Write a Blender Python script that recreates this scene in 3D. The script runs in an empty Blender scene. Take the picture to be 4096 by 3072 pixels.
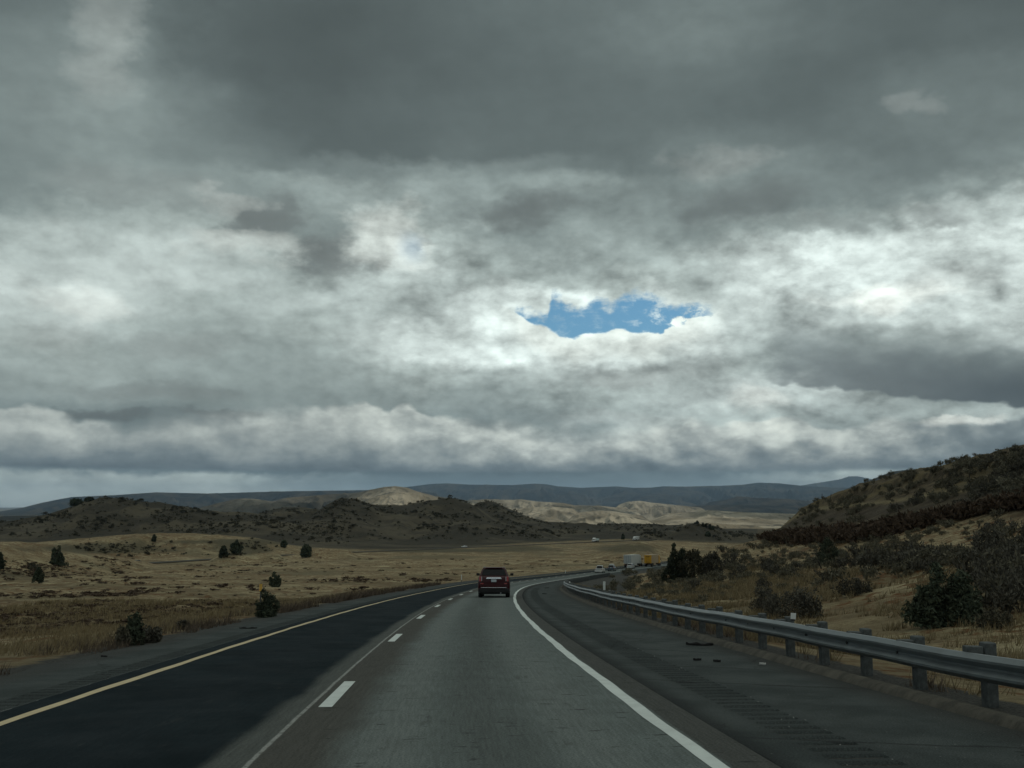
import bpy, math, random
import numpy as np
from mathutils import Vector, Matrix
rng = np.random.default_rng(7)
random.seed(7)
R_ = math.radians
# ------------------------------------------------------------------ camera
F = 4141.0                    # focal length in photo pixels (photo 4096 wide)
CAMH = 1.674                  # eye height above the road at the car
PITCH = math.atan((2037 - 1536) / F)
CP, SP = math.cos(PITCH), math.sin(PITCH)
scn = bpy.context.scene
cam_d = bpy.data.cameras.new("camera")
cam = bpy.data.objects.new("camera", cam_d)
scn.collection.objects.link(cam)
cam_d.sensor_width = 36.0
cam_d.lens = 36.0 * F / 4096.0
cam_d.clip_start = 0.1
cam_d.clip_end = 120000.0
cam.location = (0, 0, CAMH)
cam.rotation_euler = (math.pi / 2 + PITCH, 0, 0)
scn.camera = cam
scn.view_settings.view_transform = 'Standard'
scn.view_settings.look = 'None'
scn.view_settings.exposure = 0.0
scn.view_settings.gamma = 1.0
scn.view_settings.use_curve_mapping = False
scn.cycles.max_bounces = 6
scn.cycles.diffuse_bounces = 3
scn.cycles.volume_bounces = 0
scn.cycles.use_denoising = True
scn.render.engine = 'CYCLES'


def s2l(c):
    c = np.asarray(c, float) / 255.0
    return np.where(c <= .04045, c / 12.92, ((c + .055) / 1.055) ** 2.4)


def lin(r, g, b):
    return tuple(float(v) for v in s2l([r, g, b])) + (1.0,)


# ------------------------------------------------------------------ node helper
class G:
    def __init__(self, nt):
        self.nt = nt

    def node(self, t, **kw):
        n = self.nt.nodes.new(t)
        for k, v in kw.items():
            setattr(n, k, v)
        return n

    def link(self, a, b):
        self.nt.links.new(a, b)

    def _in(self, n, i, v):
        if v is None:
            return
        if hasattr(v, 'is_linked') or isinstance(v, bpy.types.NodeSocket):
            self.link(v, n.inputs[i])
        else:
            n.inputs[i].default_value = v

    def m(self, op, a, b=None, c=None, clamp=False):
        n = self.node('ShaderNodeMath', operation=op, use_clamp=clamp)
        self._in(n, 0, a); self._in(n, 1, b); self._in(n, 2, c)
        return n.outputs[0]

    def vec(self, x, y, z=0.0):
        n = self.node('ShaderNodeCombineXYZ')
        self._in(n, 0, x); self._in(n, 1, y); self._in(n, 2, z)
        return n.outputs[0]

    def noise(self, v, scale, detail=4, rough=.55, dist=0.0, col=False, lac=2.0):
        n = self.node('ShaderNodeTexNoise')
        self._in(n, 'Vector', v)
        n.inputs['Scale'].default_value = scale
        n.inputs['Detail'].default_value = detail
        n.inputs['Roughness'].default_value = rough
        n.inputs['Distortion'].default_value = dist
        n.inputs['Lacunarity'].default_value = lac
        return n.outputs['Color' if col else 'Fac']

    def mr(self, v, a, b, c=0.0, d=1.0, smooth=True):
        n = self.node('ShaderNodeMapRange', interpolation_type='SMOOTHSTEP' if smooth else 'LINEAR')
        self._in(n, 0, v)
        for i, q in zip((1, 2, 3, 4), (a, b, c, d)):
            self._in(n, i, q)
        return n.outputs[0]

    def mix(self, f, a, b, mode='MIX'):
        n = self.node('ShaderNodeMix', data_type='RGBA', blend_type=mode)
        self._in(n, 0, f); self._in(n, 6, a); self._in(n, 7, b)
        return n.outputs[2]

    def ramp(self, fac, stops, interp='LINEAR'):
        n = self.node('ShaderNodeValToRGB')
        cr = n.color_ramp
        cr.interpolation = interp
        while len(cr.elements) < len(stops):
            cr.elements.new(0.5)
        for i, (p, c) in enumerate(stops):
            e = cr.elements[i]
            e.position = p
        for i, (p, c) in enumerate(stops):
            cr.elements[i].position = p
            cr.elements[i].color = c
        self._in(n, 0, fac)
        return n


# ------------------------------------------------------------------ world: cloudy sky
SX = [0, 256, 512, 768, 1024, 1280, 1536, 1792, 2048, 2304, 2560, 2816, 3072, 3328, 3584, 3840, 4096]
SKY = {
    -200: [112, 116, 110, 100, 95, 95, 98, 104, 112, 116, 120, 122, 116, 106, 100, 98, 96],
    0: [110, 118, 114, 101, 97, 94, 98, 104, 110, 114, 120, 126, 120, 108, 103, 100, 98],
    150: [124, 134, 148, 102, 94, 89, 97, 103, 107, 112, 122, 129, 114, 103, 99, 104, 107],
    300: [130, 138, 142, 118, 99, 94, 96, 102, 107, 109, 113, 112, 103, 101, 112, 118, 122],
    450: [132, 146, 148, 128, 108, 100, 106, 108, 110, 110, 110, 112, 106, 108, 126, 122, 122],
    600: [128, 136, 142, 132, 118, 104, 104, 116, 112, 110, 114, 132, 122, 118, 116, 120, 134],
    670: [130, 138, 150, 142, 128, 138, 138, 150, 138, 122, 114, 150, 138, 130, 122, 126, 150],
    750: [136, 142, 156, 152, 160, 168, 158, 156, 150, 158, 138, 138, 134, 132, 128, 150, 172],
    850: [140, 176, 176, 178, 140, 152, 186, 160, 130, 142, 150, 132, 128, 136, 168, 208, 232],
    930: [176, 190, 180, 190, 148, 140, 206, 172, 140, 150, 152, 150, 190, 222, 214, 226, 238],
    1050: [182, 190, 192, 198, 184, 140, 212, 178, 158, 158, 160, 180, 205, 232, 212, 212, 196],
    1130: [196, 212, 196, 176, 178, 172, 190, 176, 166, 172, 174, 176, 200, 214, 226, 206, 214],
    1210: [186, 212, 184, 170, 178, 186, 178, 184, 214, 230, 220, 190, 204, 230, 238, 206, 222],
    1320: [176, 178, 164, 160, 168, 172, 192, 216, 232, 236, 236, 196, 176, 184, 196, 200, 206],
    1420: [164, 170, 158, 158, 156, 158, 186, 218, 228, 226, 228, 204, 160, 148, 150, 158, 168],
    1500: [158, 164, 166, 156, 148, 152, 166, 172, 178, 184, 182, 178, 172, 138, 128, 118, 104],
    1590: [150, 156, 144, 146, 146, 148, 150, 152, 160, 170, 174, 190, 206, 208, 196, 184, 178],
    1700: [140, 128, 118, 120, 130, 140, 148, 146, 152, 160, 172, 184, 188, 172, 176, 186, 196],
    1800: [144, 138, 132, 132, 132, 136, 154, 162, 170, 172, 168, 180, 172, 160, 156, 150, 146],
    1880: [140, 136, 134, 132, 124, 112, 104, 102, 102, 106, 110, 116, 132, 142, 150, 154, 150],
    1915: [240, 236, 224, 222, 200, 160, 132, 118, 120, 126, 130, 140, 180, 206, 214, 206, 196],
    1990: [222, 208, 190, 214, 204, 176, 156, 142, 146, 152, 160, 168, 180, 190, 200, 200, 200],
    2100: [118, 112, 110, 112, 112, 112, 112, 112, 112, 114, 118, 122, 126, 130, 132, 132, 132],
}


def px2ae(x, y):
    u = (x - 2048) / F; v = (y - 1536) / F
    dy = CP + v * SP; dz = SP - v * CP; dx = u
    return np.arctan2(dx, dy), np.arctan2(dz, np.hypot(dx, dy))


def ae2px(az, el):
    dx = np.sin(az) * np.cos(el); dy = np.cos(az) * np.cos(el); dz = np.sin(el)
    c = dy * CP + dz * SP; up = -dy * SP + dz * CP
    return 2048 + F * dx / c, 1536 - F * up / c


def build_world():
    w = bpy.data.worlds.new("World")
    scn.world = w
    w.use_nodes = True
    nt = w.node_tree
    nt.nodes.clear()
    g = G(nt)
    out = g.node('ShaderNodeOutputWorld')
    tc = g.node('ShaderNodeTexCoord')
    sp = g.node('ShaderNodeSeparateXYZ')
    g.link(tc.outputs['Generated'], sp.inputs[0])
    X, Y, Z = sp.outputs
    az = g.m('ARCTAN2', X, Y)
    el = g.m('ARCSINE', Z)
    # cloud-sheet coordinates: get smaller towards the horizon
    den = g.m('ADD', g.m('MAXIMUM', Z, 0.0), 0.16)
    cx = g.m('DIVIDE', X, den); cy = g.m('DIVIDE', Y, den)
    cv = g.vec(cx, cy, 0.0)
    # azimuth / elevation coordinates, slightly flattened
    av = g.vec(az, g.m('MULTIPLY', el, 1.55), 0.0)

    def sepc(c):
        s = g.node('ShaderNodeSeparateColor'); g.link(c, s.inputs[0]); return s.outputs
    w1 = sepc(g.noise(cv, 1.6, 3, .5, col=True))
    w2 = sepc(g.noise(av, 13.0, 6, .58, col=True))
    w3 = sepc(g.noise(av, 60.0, 4, .6, col=True))
    # strength of the warps falls towards the horizon
    k1 = g.mr(el, 0.0, 0.35, 0.004, 0.022)
    k2 = g.mr(el, 0.0, 0.20, 0.012, 0.036)
    k2 = g.m('MULTIPLY', k2, g.mr(el, 0.27, 0.36, 1.0, 0.8))

    def warp(base, i, f):
        a = g.m('MULTIPLY', g.m('SUBTRACT', w1[i], .5), g.m('MULTIPLY', k1, f * 2))
        b = g.m('MULTIPLY', g.m('SUBTRACT', w2[i], .5), g.m('MULTIPLY', k2, f * 2))
        c = g.m('MULTIPLY', g.m('SUBTRACT', w3[i], .5), .014 * f)
        return g.m('ADD', g.m('ADD', base, a), g.m('ADD', b, c))
    azw = warp(az, 0, 1.9)
    elw = warp(el, 1, .85)

    A0, A1 = -0.56, 0.56
    fa = g.mr(azw, A0, A1, smooth=False)
    # resample the brightness table onto lines of equal elevation
    ys = np.array(sorted(SKY)); tab = np.array([SKY[y] for y in ys], float)
    tab *= (1 + .06 * np.interp(ys, [850, 1050, 1590, 1750], [0, 1, 1, 0]))[:, None] * (1 + .02 * np.interp(ys, [0, 600, 800], [1, 1, 0]))[:, None]

    def look(px, py):
        px = np.clip(px, 0, 4096); py = np.clip(py, ys[0], ys[-1])
        r = np.array([np.interp(px, SX, t) for t in tab])
        o = np.zeros_like(px)
        for j in range(len(px)):
            o[j] = np.interp(py[j], ys, r[:, j])
        return o
    els = sorted({float(px2ae(2048, y)[1]) for y in ys})
    els = [e for e in els if e > -0.05]
    azs = np.linspace(A0, A1, 31)
    prev = None
    for k, e in enumerate(els):
        px, py = ae2px(azs, np.full_like(azs, e))
        L = look(px, py)
        stops = []
        for j, l in enumerate(L):
            # slight greenish grey, bluer where dark and low, warmer where brilliant
            low = np.clip((0.10 - e) / 0.1, 0, 1)
            t = np.clip((l - 110) / 100, 0, 1)
            rr = l * (0.908 + .040 * t - .055 * low * (1 - t)); bb = l * (0.995 - .02 * t + .055 * low * (1 - t))
            if t > .75:
                bb = l * (.982 - .01 * low)
            c = s2l([rr, l, bb])
            stops.append(((j) / 30.0, (float(c[0]), float(c[1]), float(c[2]), 1.0)))
        n = g.ramp(fa, stops, 'EASE' if False else 'LINEAR')
        if prev is None:
            prev = n.outputs[0]
        else:
            f = g.mr(elw, els[k - 1], e)
            prev = g.mix(f, prev, n.outputs[0])
    col = prev

    # single dark and bright clouds: column, row, half width, half height, grey, strength
    BL = [(1050, 868, 150, 85, 112, .75), (1340, 1045, 150, 75, 118, .85), (2090, 862, 200, 62, 112, .6), (2980, 812, 250, 75, 112, .55), (560, 740, 260, 60, 140, .4), (900, 800, 110, 40, 186, .5),
          (1545, 930, 165, 105, 226, .55), (1000, 985, 190, 48, 208, .5), (440, 160, 120, 190, 166, .5), (2860, 640, 150, 62, 158, .6), (3660, 395, 120, 34, 148, .5), 
          (2880, 1800, 150, 48, 232, .75), (3020, 1612, 110, 34, 232, .6), (3800, 1682, 140, 20, 240, .9), (3560, 1190, 190, 52, 246, .6), (1720, 965, 55, 22, 150, .5), (330, 1185, 150, 60, 216, .5), (3860, 850, 130, 40, 132, .5),
          (3780, 1120, 150, 40, 180, .5), (2480, 1670, 220, 30, 196, .3), (620, 1560, 260, 28, 130, .5), (880, 1650, 170, 18, 112, .7), (450, 1660, 140, 22, 108, .7), (2560, 1500, 300, 40, 168, .5), (3300, 880, 160, 40, 132, .4), (720, 1360, 190, 50, 146, .4), (160, 1330, 130, 50, 176, .3)]
    for bx, by, rx_, ry_, gl, kk in BL:
        ba, be = px2ae(float(bx), float(by))
        q = g.m('ADD', g.m('POWER', g.m('MULTIPLY', g.m('SUBTRACT', azw, float(ba)), F / rx_), 2.0), g.m('POWER', g.m('MULTIPLY', g.m('SUBTRACT', elw, float(be)), F / ry_), 2.0))
        t_ = (gl - 110) / 120
        cc = s2l([gl * (.945 + .03 * max(0, t_)), gl, gl * (.99 - .02 * max(0, t_))])
        col = g.mix(g.m('MULTIPLY', g.mr(g.m('MULTIPLY_ADD', g.m('SUBTRACT', w2[2], .5), 2.6, q), 2.3, -.1), kk), col, (float(cc[0]), float(cc[1]), float(cc[2]), 1.0))

    def curve(pts, lo=-0.02, hi=0.5):
        """elevation of an outline as a function of azimuth (unwarped)"""
        P = np.array(pts, float)
        a, e = px2ae(P[:, 0], P[:, 1])
        stops = [((ai - A0) / (A1 - A0), ((ei - lo) / (hi - lo),) * 3 + (1.0,)) for ai, ei in zip(a, e)]
        n = g.ramp(g.mr(az, A0, A1, smooth=False), stops[:31])
        n2 = g.m('MULTIPLY_ADD', n.outputs[0], hi - lo, lo)
        return n2

    def ramp_v(pts):
        P = np.array(pts, float)
        a, _ = px2ae(P[:, 0], np.full(len(P), 1500.))
        stops = [((ai - A0) / (A1 - A0), (v,) * 3 + (1.0,)) for ai, v in zip(a, P[:, 1])]
        return g.ramp(g.mr(azw, A0, A1, smooth=False), stops).outputs[0]

    # puffy relief (light from the upper right)
    aw = g.m('MULTIPLY_ADD', g.m('SUBTRACT', w2[0], .5), .012, az); ew = g.m('MULTIPLY_ADD', g.m('SUBTRACT', w2[1], .5), .012, el)
    avw = g.vec(aw, g.m('MULTIPLY', ew, 1.6), 0.0)
    av2 = g.vec(g.m('ADD', aw, .0070), g.m('MULTIPLY', g.m('ADD', ew, .0085), 1.6), 0.0)
    pn = g.noise(avw, 17.0, 5, .52)
    pn2 = g.noise(av2, 17.0, 5, .52)
    puff = g.m('SUBTRACT', pn, pn2)            # about -.1 .. .1
    fine = g.m('SUBTRACT', g.noise(g.vec(aw, g.m('MULTIPLY', ew, 1.8), 3.0), 10.0, 7, .55), .5)
    wisp = g.m('SUBTRACT', g.noise(g.vec(az, g.m('MULTIPLY', el, 1.7), 0.0), 52.0, 6, .66), .5)

    # rounded bulges with creases between them
    bl_ = None
    for sc_, wt_ in ((11.0, .34), (23.0, .30), (47.0, .22), (93.0, .08)):
        a_ = g.m('MULTIPLY', g.m('ABSOLUTE', g.m('MULTIPLY_ADD', g.noise(avw, sc_, 1.0, .4), 2.0, -1.0)), wt_)
        bl_ = a_ if bl_ is None else g.m('ADD', bl_, a_)
    bulge = g.m('SUBTRACT', bl_, .21)
    # edge jitter used by the sharply outlined clouds
    vor = g.node('ShaderNodeTexVoronoi', feature='SMOOTH_F1')
    g.link(av, vor.inputs['Vector']); vor.inputs['Scale'].default_value = 48.0
    vor.inputs['Smoothness'].default_value = .35
    bump = g.m('SUBTRACT', .45, vor.outputs['Distance'])
    edge = g.m('ADD', g.m('MULTIPLY', bump, .011), g.m('MULTIPLY', g.m('SUBTRACT', w2[2], .5), .030))
    edge = g.m('ADD', edge, g.m('MULTIPLY', g.m('SUBTRACT', w3[2], .5), .009))

    def tint(l, warm=0.0, blue=0.0):
        c = s2l([l * (.950 + .03 * warm - .05 * blue), l, l * (.985 - .03 * warm + .06 * blue)])
        return (float(c[0]), float(c[1]), float(c[2]), 1.0)

    # --- dark cloud reaching in from the right
    low = curve([(-400, 1300), (2500, 1300), (2950, 1500), (3080, 1540), (3200, 1538), (3350, 1548), (3500, 1568), (3700, 1592), (3900, 1612),
                 (4096, 1636), (4600, 1680)])
    d = g.m('SUBTRACT', g.m('ADD', el, g.m('MULTIPLY', edge, .8)), low)
    mk = g.m('MULTIPLY', g.mr(d, -.0022, .0035), g.mr(d, .012, .075, 1.0, 0.0))
    mk = g.m('MULTIPLY', mk, g.mr(azw, .225, .285))
    dc = g.mix(g.mr(az, .25, .47), tint(134, 0, .3), tint(92, 0, .9))
    col = g.mix(g.m('MULTIPLY', mk, .93), col, dc)

    # --- blue opening, with white cloud heaped up under it
    top = curve([(-400, 1300), (2000, 1290), (2062, 1238), (2190, 1243), (2205, 1176), (2240, 1178), (2262, 1205), (2330, 1222), (2390, 1190), (2440, 1222),
                 (2500, 1172), (2560, 1160), (2640, 1200), (2700, 1212), (2760, 1196), (2850, 1210), (2880, 1260), (2950, 1320), (4500, 1320)])
    bot = curve([(-400, 1200), (2000, 1225), (2090, 1262), (2130, 1296), (2190, 1318), (2230, 1330), (2300, 1352), (2370, 1334), (2440, 1322), (2500, 1322),
                 (2560, 1334), (2640, 1338), (2668, 1308), (2720, 1286), (2790, 1268), (2860, 1238), (2900, 1180), (4500, 1180)])
    dt = g.m('ADD', g.m('SUBTRACT', top, el), g.m('ADD', g.m('MULTIPLY', g.m('SUBTRACT', w2[0], .5), .020), g.m('MULTIPLY', g.m('SUBTRACT', w3[0], .5), .030)))
    db = g.m('SUBTRACT', g.m('SUBTRACT', el, bot), g.m('MULTIPLY', edge, g.mr(az, .12, .17, .55, 1.5)))
    hole = g.m('MULTIPLY', g.mr(dt, -.003, .010), g.mr(db, -.0008, .0022))
    hole = g.m('MULTIPLY', hole, g.mr(az, .0, .006))
    hole = g.m('MULTIPLY', hole, g.mr(g.m('MULTIPLY_ADD', g.m('SUBTRACT', w2[2], .5), .06, az), .205, .175))
    veil = g.m('MULTIPLY', g.mr(wisp, -.02, .16), g.mr(az, .09, .19, .15, .95))
    hole = g.m('MULTIPLY', hole, g.m('SUBTRACT', 1.0, veil))
    # two faint blue chinks in the thin cloud left of it
    hz = g.m('MULTIPLY', g.mr(g.m('ABSOLUTE', g.m('SUBTRACT', az, -.098)), .0, .022, 1.0, 0.0),
             g.mr(g.m('ABSOLUTE', g.m('SUBTRACT', el, .250)), .0, .022, 1.0, 0.0))
    hz = g.m('MULTIPLY', g.m('MULTIPLY', hz, g.mr(w2[1], .50, .60)), .35)
    # heaped cloud below the opening: bright, lit relief
    hb = g.m('MULTIPLY', g.mr(db, -.001, .001, 1.0, 0.0), g.mr(db, -.034, -.012, 0.0, 1.0))
    hb = g.m('MULTIPLY', hb, g.m('MULTIPLY', g.mr(az, -.02, .02), g.mr(az, .215, .165)))
    col = g.mix(g.m('MULTIPLY', hb, .75), col, tint(240, .5))

    # --- long bank of cumulus low over the hills
    crest = curve([(-400, 1650), (0, 1640), (95, 1628), (180, 1633), (240, 1662), (310, 1684), (430, 1688), (500, 1728), (600, 1700), (760, 1672),
                   (960, 1664), (1150, 1650), (1290, 1632), (1388, 1618), (1470, 1606), (1552, 1642), (1592, 1616), (1628, 1608), (1690, 1650), (1793, 1672),
                   (1919, 1704), (2050, 1716), (2200, 1740), (2400, 1745), (2620, 1700), (2760, 1680), (2886, 1712), (2990, 1682), (3171, 1664), (3329, 1716)])
    crest2 = curve([(2886, 1712), (2990, 1686), (3171, 1664), (3266, 1702), (3329, 1716), (3487, 1684), (3614, 1670), (3720, 1692), (3835, 1684), (3930, 1690),
                    (4044, 1658), (4096, 1652), (4500, 1640)])
    sw = g.mr(az, .262, .266)
    cr = g.m('ADD', g.m('MULTIPLY', crest, g.m('SUBTRACT', 1.0, sw)), g.m('MULTIPLY', crest2, sw))
    dd = g.m('SUBTRACT', g.m('ADD', cr, g.m('MULTIPLY', edge, .62)), el)
    soft = ramp_v([(-400, 0.1), (300, .12), (480, .25), (620, .9), (1150, .9), (1330, .2), (1450, .06), (1700, .1), (1950, .45), (2200, 1.0), (2500, 1.0), (2750, .6), (2900, .12), (3350, .12), (3700, .3), (4100, .1)])
    wd = g.m('MULTIPLY_ADD', soft, .014, .0010)
    mk = g.m('MULTIPLY', g.mr(g.m('DIVIDE', dd, wd), -1.0, 1.0), g.mr(el, .0335, .0385))
    br = ramp_v([(-400, .75), (200, .76), (500, .69), (900, .71), (1300, .76), (1550, .78), (1850, .83), (2150, .85), (2500, .80), (2850, .78), (3150, .86), (3500, .76), (3800, .64), (4096, .52)])
    base_el = .040
    tt = g.m('DIVIDE', dd, g.m('MAXIMUM', g.m('SUBTRACT', cr, base_el), .01), clamp=True)
    shade = g.m('MULTIPLY', br, g.mr(tt, .25, 1.0, 1.0, .80))
    shade = g.m('MULTIPLY_ADD', g.m('MULTIPLY', puff, g.mr(az, -.3, .1, .7, 1.2)), .60, shade)
    shade = g.m('MULTIPLY_ADD', wisp, .10, g.m('MULTIPLY_ADD', fine, .12, shade))
    shade = g.m('MULTIPLY_ADD', g.m('MULTIPLY', bulge, g.mr(az, -.3, .1, .4, 1.0)), .34, shade)
    shade = g.m('MULTIPLY', shade, g.mr(el, .0365, .048, .78, 1.0))
    bc = g.ramp(shade, [(0.0, tint(60, 0, 1)), (.38, tint(98, 0, .9)), (.55, tint(136, 0, .5)), (.70, tint(176, .2)), (.85, tint(218, .6)), (1.0, tint(240, .8))])
    col = g.mix(g.m('MULTIPLY', mk, .92), col, bc.outputs[0])

    # --- general texture of the cloud cover
    lum = g.node('ShaderNodeRGBToBW'); g.link(col, lum.inputs[0])
    amp = g.m('MULTIPLY', g.mr(lum.outputs[0], .10, .5, .10, .95), g.mr(az, -.34, .0, .58, 1.0))
    amp = g.m('MULTIPLY', amp, g.mr(mk, 0.0, 1.0, 1.0, .30, smooth=False))
    tex = g.m('ADD', g.m('MULTIPLY', puff, 1.35), g.m('ADD', g.m('MULTIPLY', fine, 1.15), g.m('MULTIPLY', wisp, .8)))
    tex = g.m('MULTIPLY_ADD', bulge, 1.45, tex)
    mul = g.m('MULTIPLY_ADD', g.m('MULTIPLY', tex, amp), .85, 1.0)
    mv = g.vec(mul, mul, mul)
    col = g.mix(1.0, col, mv, 'MULTIPLY')
    # overall contrast of the cloud cover
    gm = g.node('ShaderNodeGamma'); g.link(col, gm.inputs[0]); gm.inputs[1].default_value = 1.10
    col = g.mix(1.0, gm.outputs[0], (1.20, 1.20, 1.20, 1), 'MULTIPLY')
    # clear sky
    sky = g.node('ShaderNodeTexSky', sky_type='NISHITA')
    sky.sun_disc = False
    sky.sun_elevation = SUN_EL
    sky.sun_rotation = SUN_ROT
    sky.altitude = 900
    bsky = g.node('ShaderNodeBackground'); bsky.inputs[1].default_value = SKY_STR
    g.link(g.mix(1.0, sky.outputs[0], (.62, .98, 1.06, 1.0), 'MULTIPLY'), bsky.inputs[0])
    hm = g.m('MAXIMUM', hole, hz)
    bcl = g.node('ShaderNodeBackground')
    # the cover overhead and behind the traveller (outside the photo)
    beh = g.mr(Y, .25, -.15)
    up = g.mr(el, .50, .75)
    rest = g.m('MAXIMUM', beh, up)
    rc = g.mix(g.mr(g.noise(cv, 1.1, 5, .5), .35, .65), tint(132), tint(196))
    col = g.mix(rest, col, rc)
    g.link(col, bcl.inputs[0])
    bcl.inputs[1].default_value = 1.0
    mx = g.node('ShaderNodeMixShader')
    g.link(hm, mx.inputs[0]); g.link(bcl.outputs[0], mx.inputs[1]); g.link(bsky.outputs[0], mx.inputs[2])
    g.link(mx.outputs[0], out.inputs[0])
    w.cycles.sampling_method = 'MANUAL'
    w.cycles.sample_map_resolution = 512


SUN_EL = R_(47)
SUN_AZ = R_(66)          # clockwise from the direction of travel
SUN_ROT = SUN_AZ
SKY_STR = 0.088
build_world()
# ------------------------------------------------------------------ sun
sun_d = bpy.data.lights.new("sun", 'SUN')
sun = bpy.data.objects.new("sun", sun_d)
scn.collection.objects.link(sun)
sun_d.energy = 1.6
sun_d.angle = R_(0.6)
sun_d.color = (1.0, .93, .80)
sdir = Vector((math.sin(SUN_AZ) * math.cos(SUN_EL), math.cos(SUN_AZ) * math.cos(SUN_EL), math.sin(SUN_EL)))
sun.rotation_euler = sdir.to_track_quat('Z', 'Y').to_euler()
# ------------------------------------------------------------------ shared helpers
COL = scn.collection


def tag(o, label=None, cat=None, group=None, kind=None):
    if label: o['label'] = label
    if cat: o['category'] = cat
    if group: o['group'] = group
    if kind: o['kind'] = kind
    return o


def mesh_obj(name, V, Fq, mat=None, parent=None, smooth=True):
    me = bpy.data.meshes.new(name)
    V = np.asarray(V, np.float32)
    if isinstance(Fq, np.ndarray):
        n = Fq.shape[1]; m = len(Fq)
        me.vertices.add(len(V)); me.vertices.foreach_set('co', V.ravel())
        me.loops.add(n * m); me.loops.foreach_set('vertex_index', Fq.astype(np.int32).ravel())
        me.polygons.add(m)
        me.polygons.foreach_set('loop_start', np.arange(0, n * m, n, dtype=np.int32))
        me.polygons.foreach_set('loop_total', np.full(m, n, np.int32))
        me.polygons.foreach_set('use_smooth', np.full(m, bool(smooth)))
        me.update(calc_edges=True)
    else:
        me.from_pydata([tuple(map(float, v)) for v in V], [], [tuple(int(i) for i in f) for f in Fq])
        me.polygons.foreach_set('use_smooth', [bool(smooth)] * len(me.polygons))
    if mat:
        me.materials.append(mat)
    o = bpy.data.objects.new(name, me)
    COL.objects.link(o)
    if parent: o.parent = parent
    return o


def attr(o, name, data):
    a = o.data.attributes.new(name, 'FLOAT', 'POINT')
    a.data.foreach_set('value', np.asarray(data, np.float32).ravel())


def empty(name, loc, rz=0.0):
    o = bpy.data.objects.new(name, None)
    COL.objects.link(o)
    o.location = loc; o.rotation_euler = (0, 0, rz)
    o.empty_display_size = .3
    return o


_P = np.random.default_rng(3).random((512, 512)).astype(np.float64)


def vn(x, y):
    xi = np.floor(x).astype(np.int64); yi = np.floor(y).astype(np.int64)
    fx = x - xi; fy = y - yi
    fx = fx * fx * fx * (fx * (fx * 6 - 15) + 10); fy = fy * fy * fy * (fy * (fy * 6 - 15) + 10)
    x0 = xi & 511; x1 = (xi + 1) & 511; y0 = yi & 511; y1 = (yi + 1) & 511
    a = _P[x0, y0]; b = _P[x1, y0]; c = _P[x0, y1]; d = _P[x1, y1]
    return (a + (b - a) * fx) * (1 - fy) + (c + (d - c) * fx) * fy - .5


def fbm(x, y, oct=4, gain=.5):
    s = 0; a = 1.0
    for i in range(oct):
        s = s + a * vn(x * 2 ** i + 17.3 * i, y * 2 ** i + 5.1 * i); a *= gain
    return s


def ridged(x, y, oct=4, gain=.5):
    s = 0; a = 1.0; t = 0
    for i in range(oct):
        s = s + a * (1 - np.abs(vn(x * 2 ** i + 31.7 * i, y * 2 ** i + 9.2 * i)) * 4); t += a; a *= gain
    return s / t


def sstep(a, b, x):
    t = np.clip((x - a) / (b - a), 0, 1)
    return t * t * (3 - 2 * t)


def rel(py):
    """height over forward distance for a photo row"""
    v = (np.asarray(py, float) - 1536) / F
    return (SP - v * CP) / (CP + v * SP)


def tx(px, py):
    v = (np.asarray(py, float) - 1536) / F
    return ((np.asarray(px, float) - 2048) / F) / (CP + v * SP)


# ------------------------------------------------------------------ the road line
RR = 949.4
CX, CY = -3.742 + RR, 64.54
OFF_Y, OFF_W = -3.42, 3.908       # yellow line, white edge line (offsets from the lane dashes)


def road_so(X, Y):
    dx = CX - X; dy = Y - CY
    d = np.hypot(dx, dy)
    return CY + RR * np.arctan2(dy, dx), RR - d


def road_xy(s, o):
    a = (np.asarray(s, float) - CY) / RR
    r = RR - np.asarray(o, float)
    return CX - r * np.cos(a), CY + r * np.sin(a)


def zroad(s, o=0.0):
    s = np.asarray(s, float)
    c = 7e-5; g0 = .0584
    s1 = 150 + (g0 - .022) / (2 * c)
    e = np.clip(s - 150, 0, None); e1 = s1 - 150
    z = -g0 * s + np.where(s < s1, c * e * e, c * e1 * e1 + 2 * c * e1 * (s - s1))
    return z + .035 * sstep(75, 170, s) * (3.9 - np.asarray(o, float))


# ------------------------------------------------------------------ near terrain height
def plane(Y):
    return -CAMH - .0584 * Y


YB = np.array([2, 10, 20, 40, 70, 100, 130, 150, 170, 200, 250, 300, 350, 400, 500, 650, 800, 920, 1060, 1300, 1800, 2600, 4000.])


def lf(extra=0.0):
    z = [plane(2) - .2, plane(10) - .25, plane(20) - .35, plane(40) - .55, plane(70) - .8, plane(100) - .9, plane(130) - .9, -11.0, -12.1, -13.7, -16.6, -19.2, -21.2, -23, -26, -27.6, -28.4, -28.9, -31, -33, -38, -46, -60]
    return [a + extra for a in z]


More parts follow.
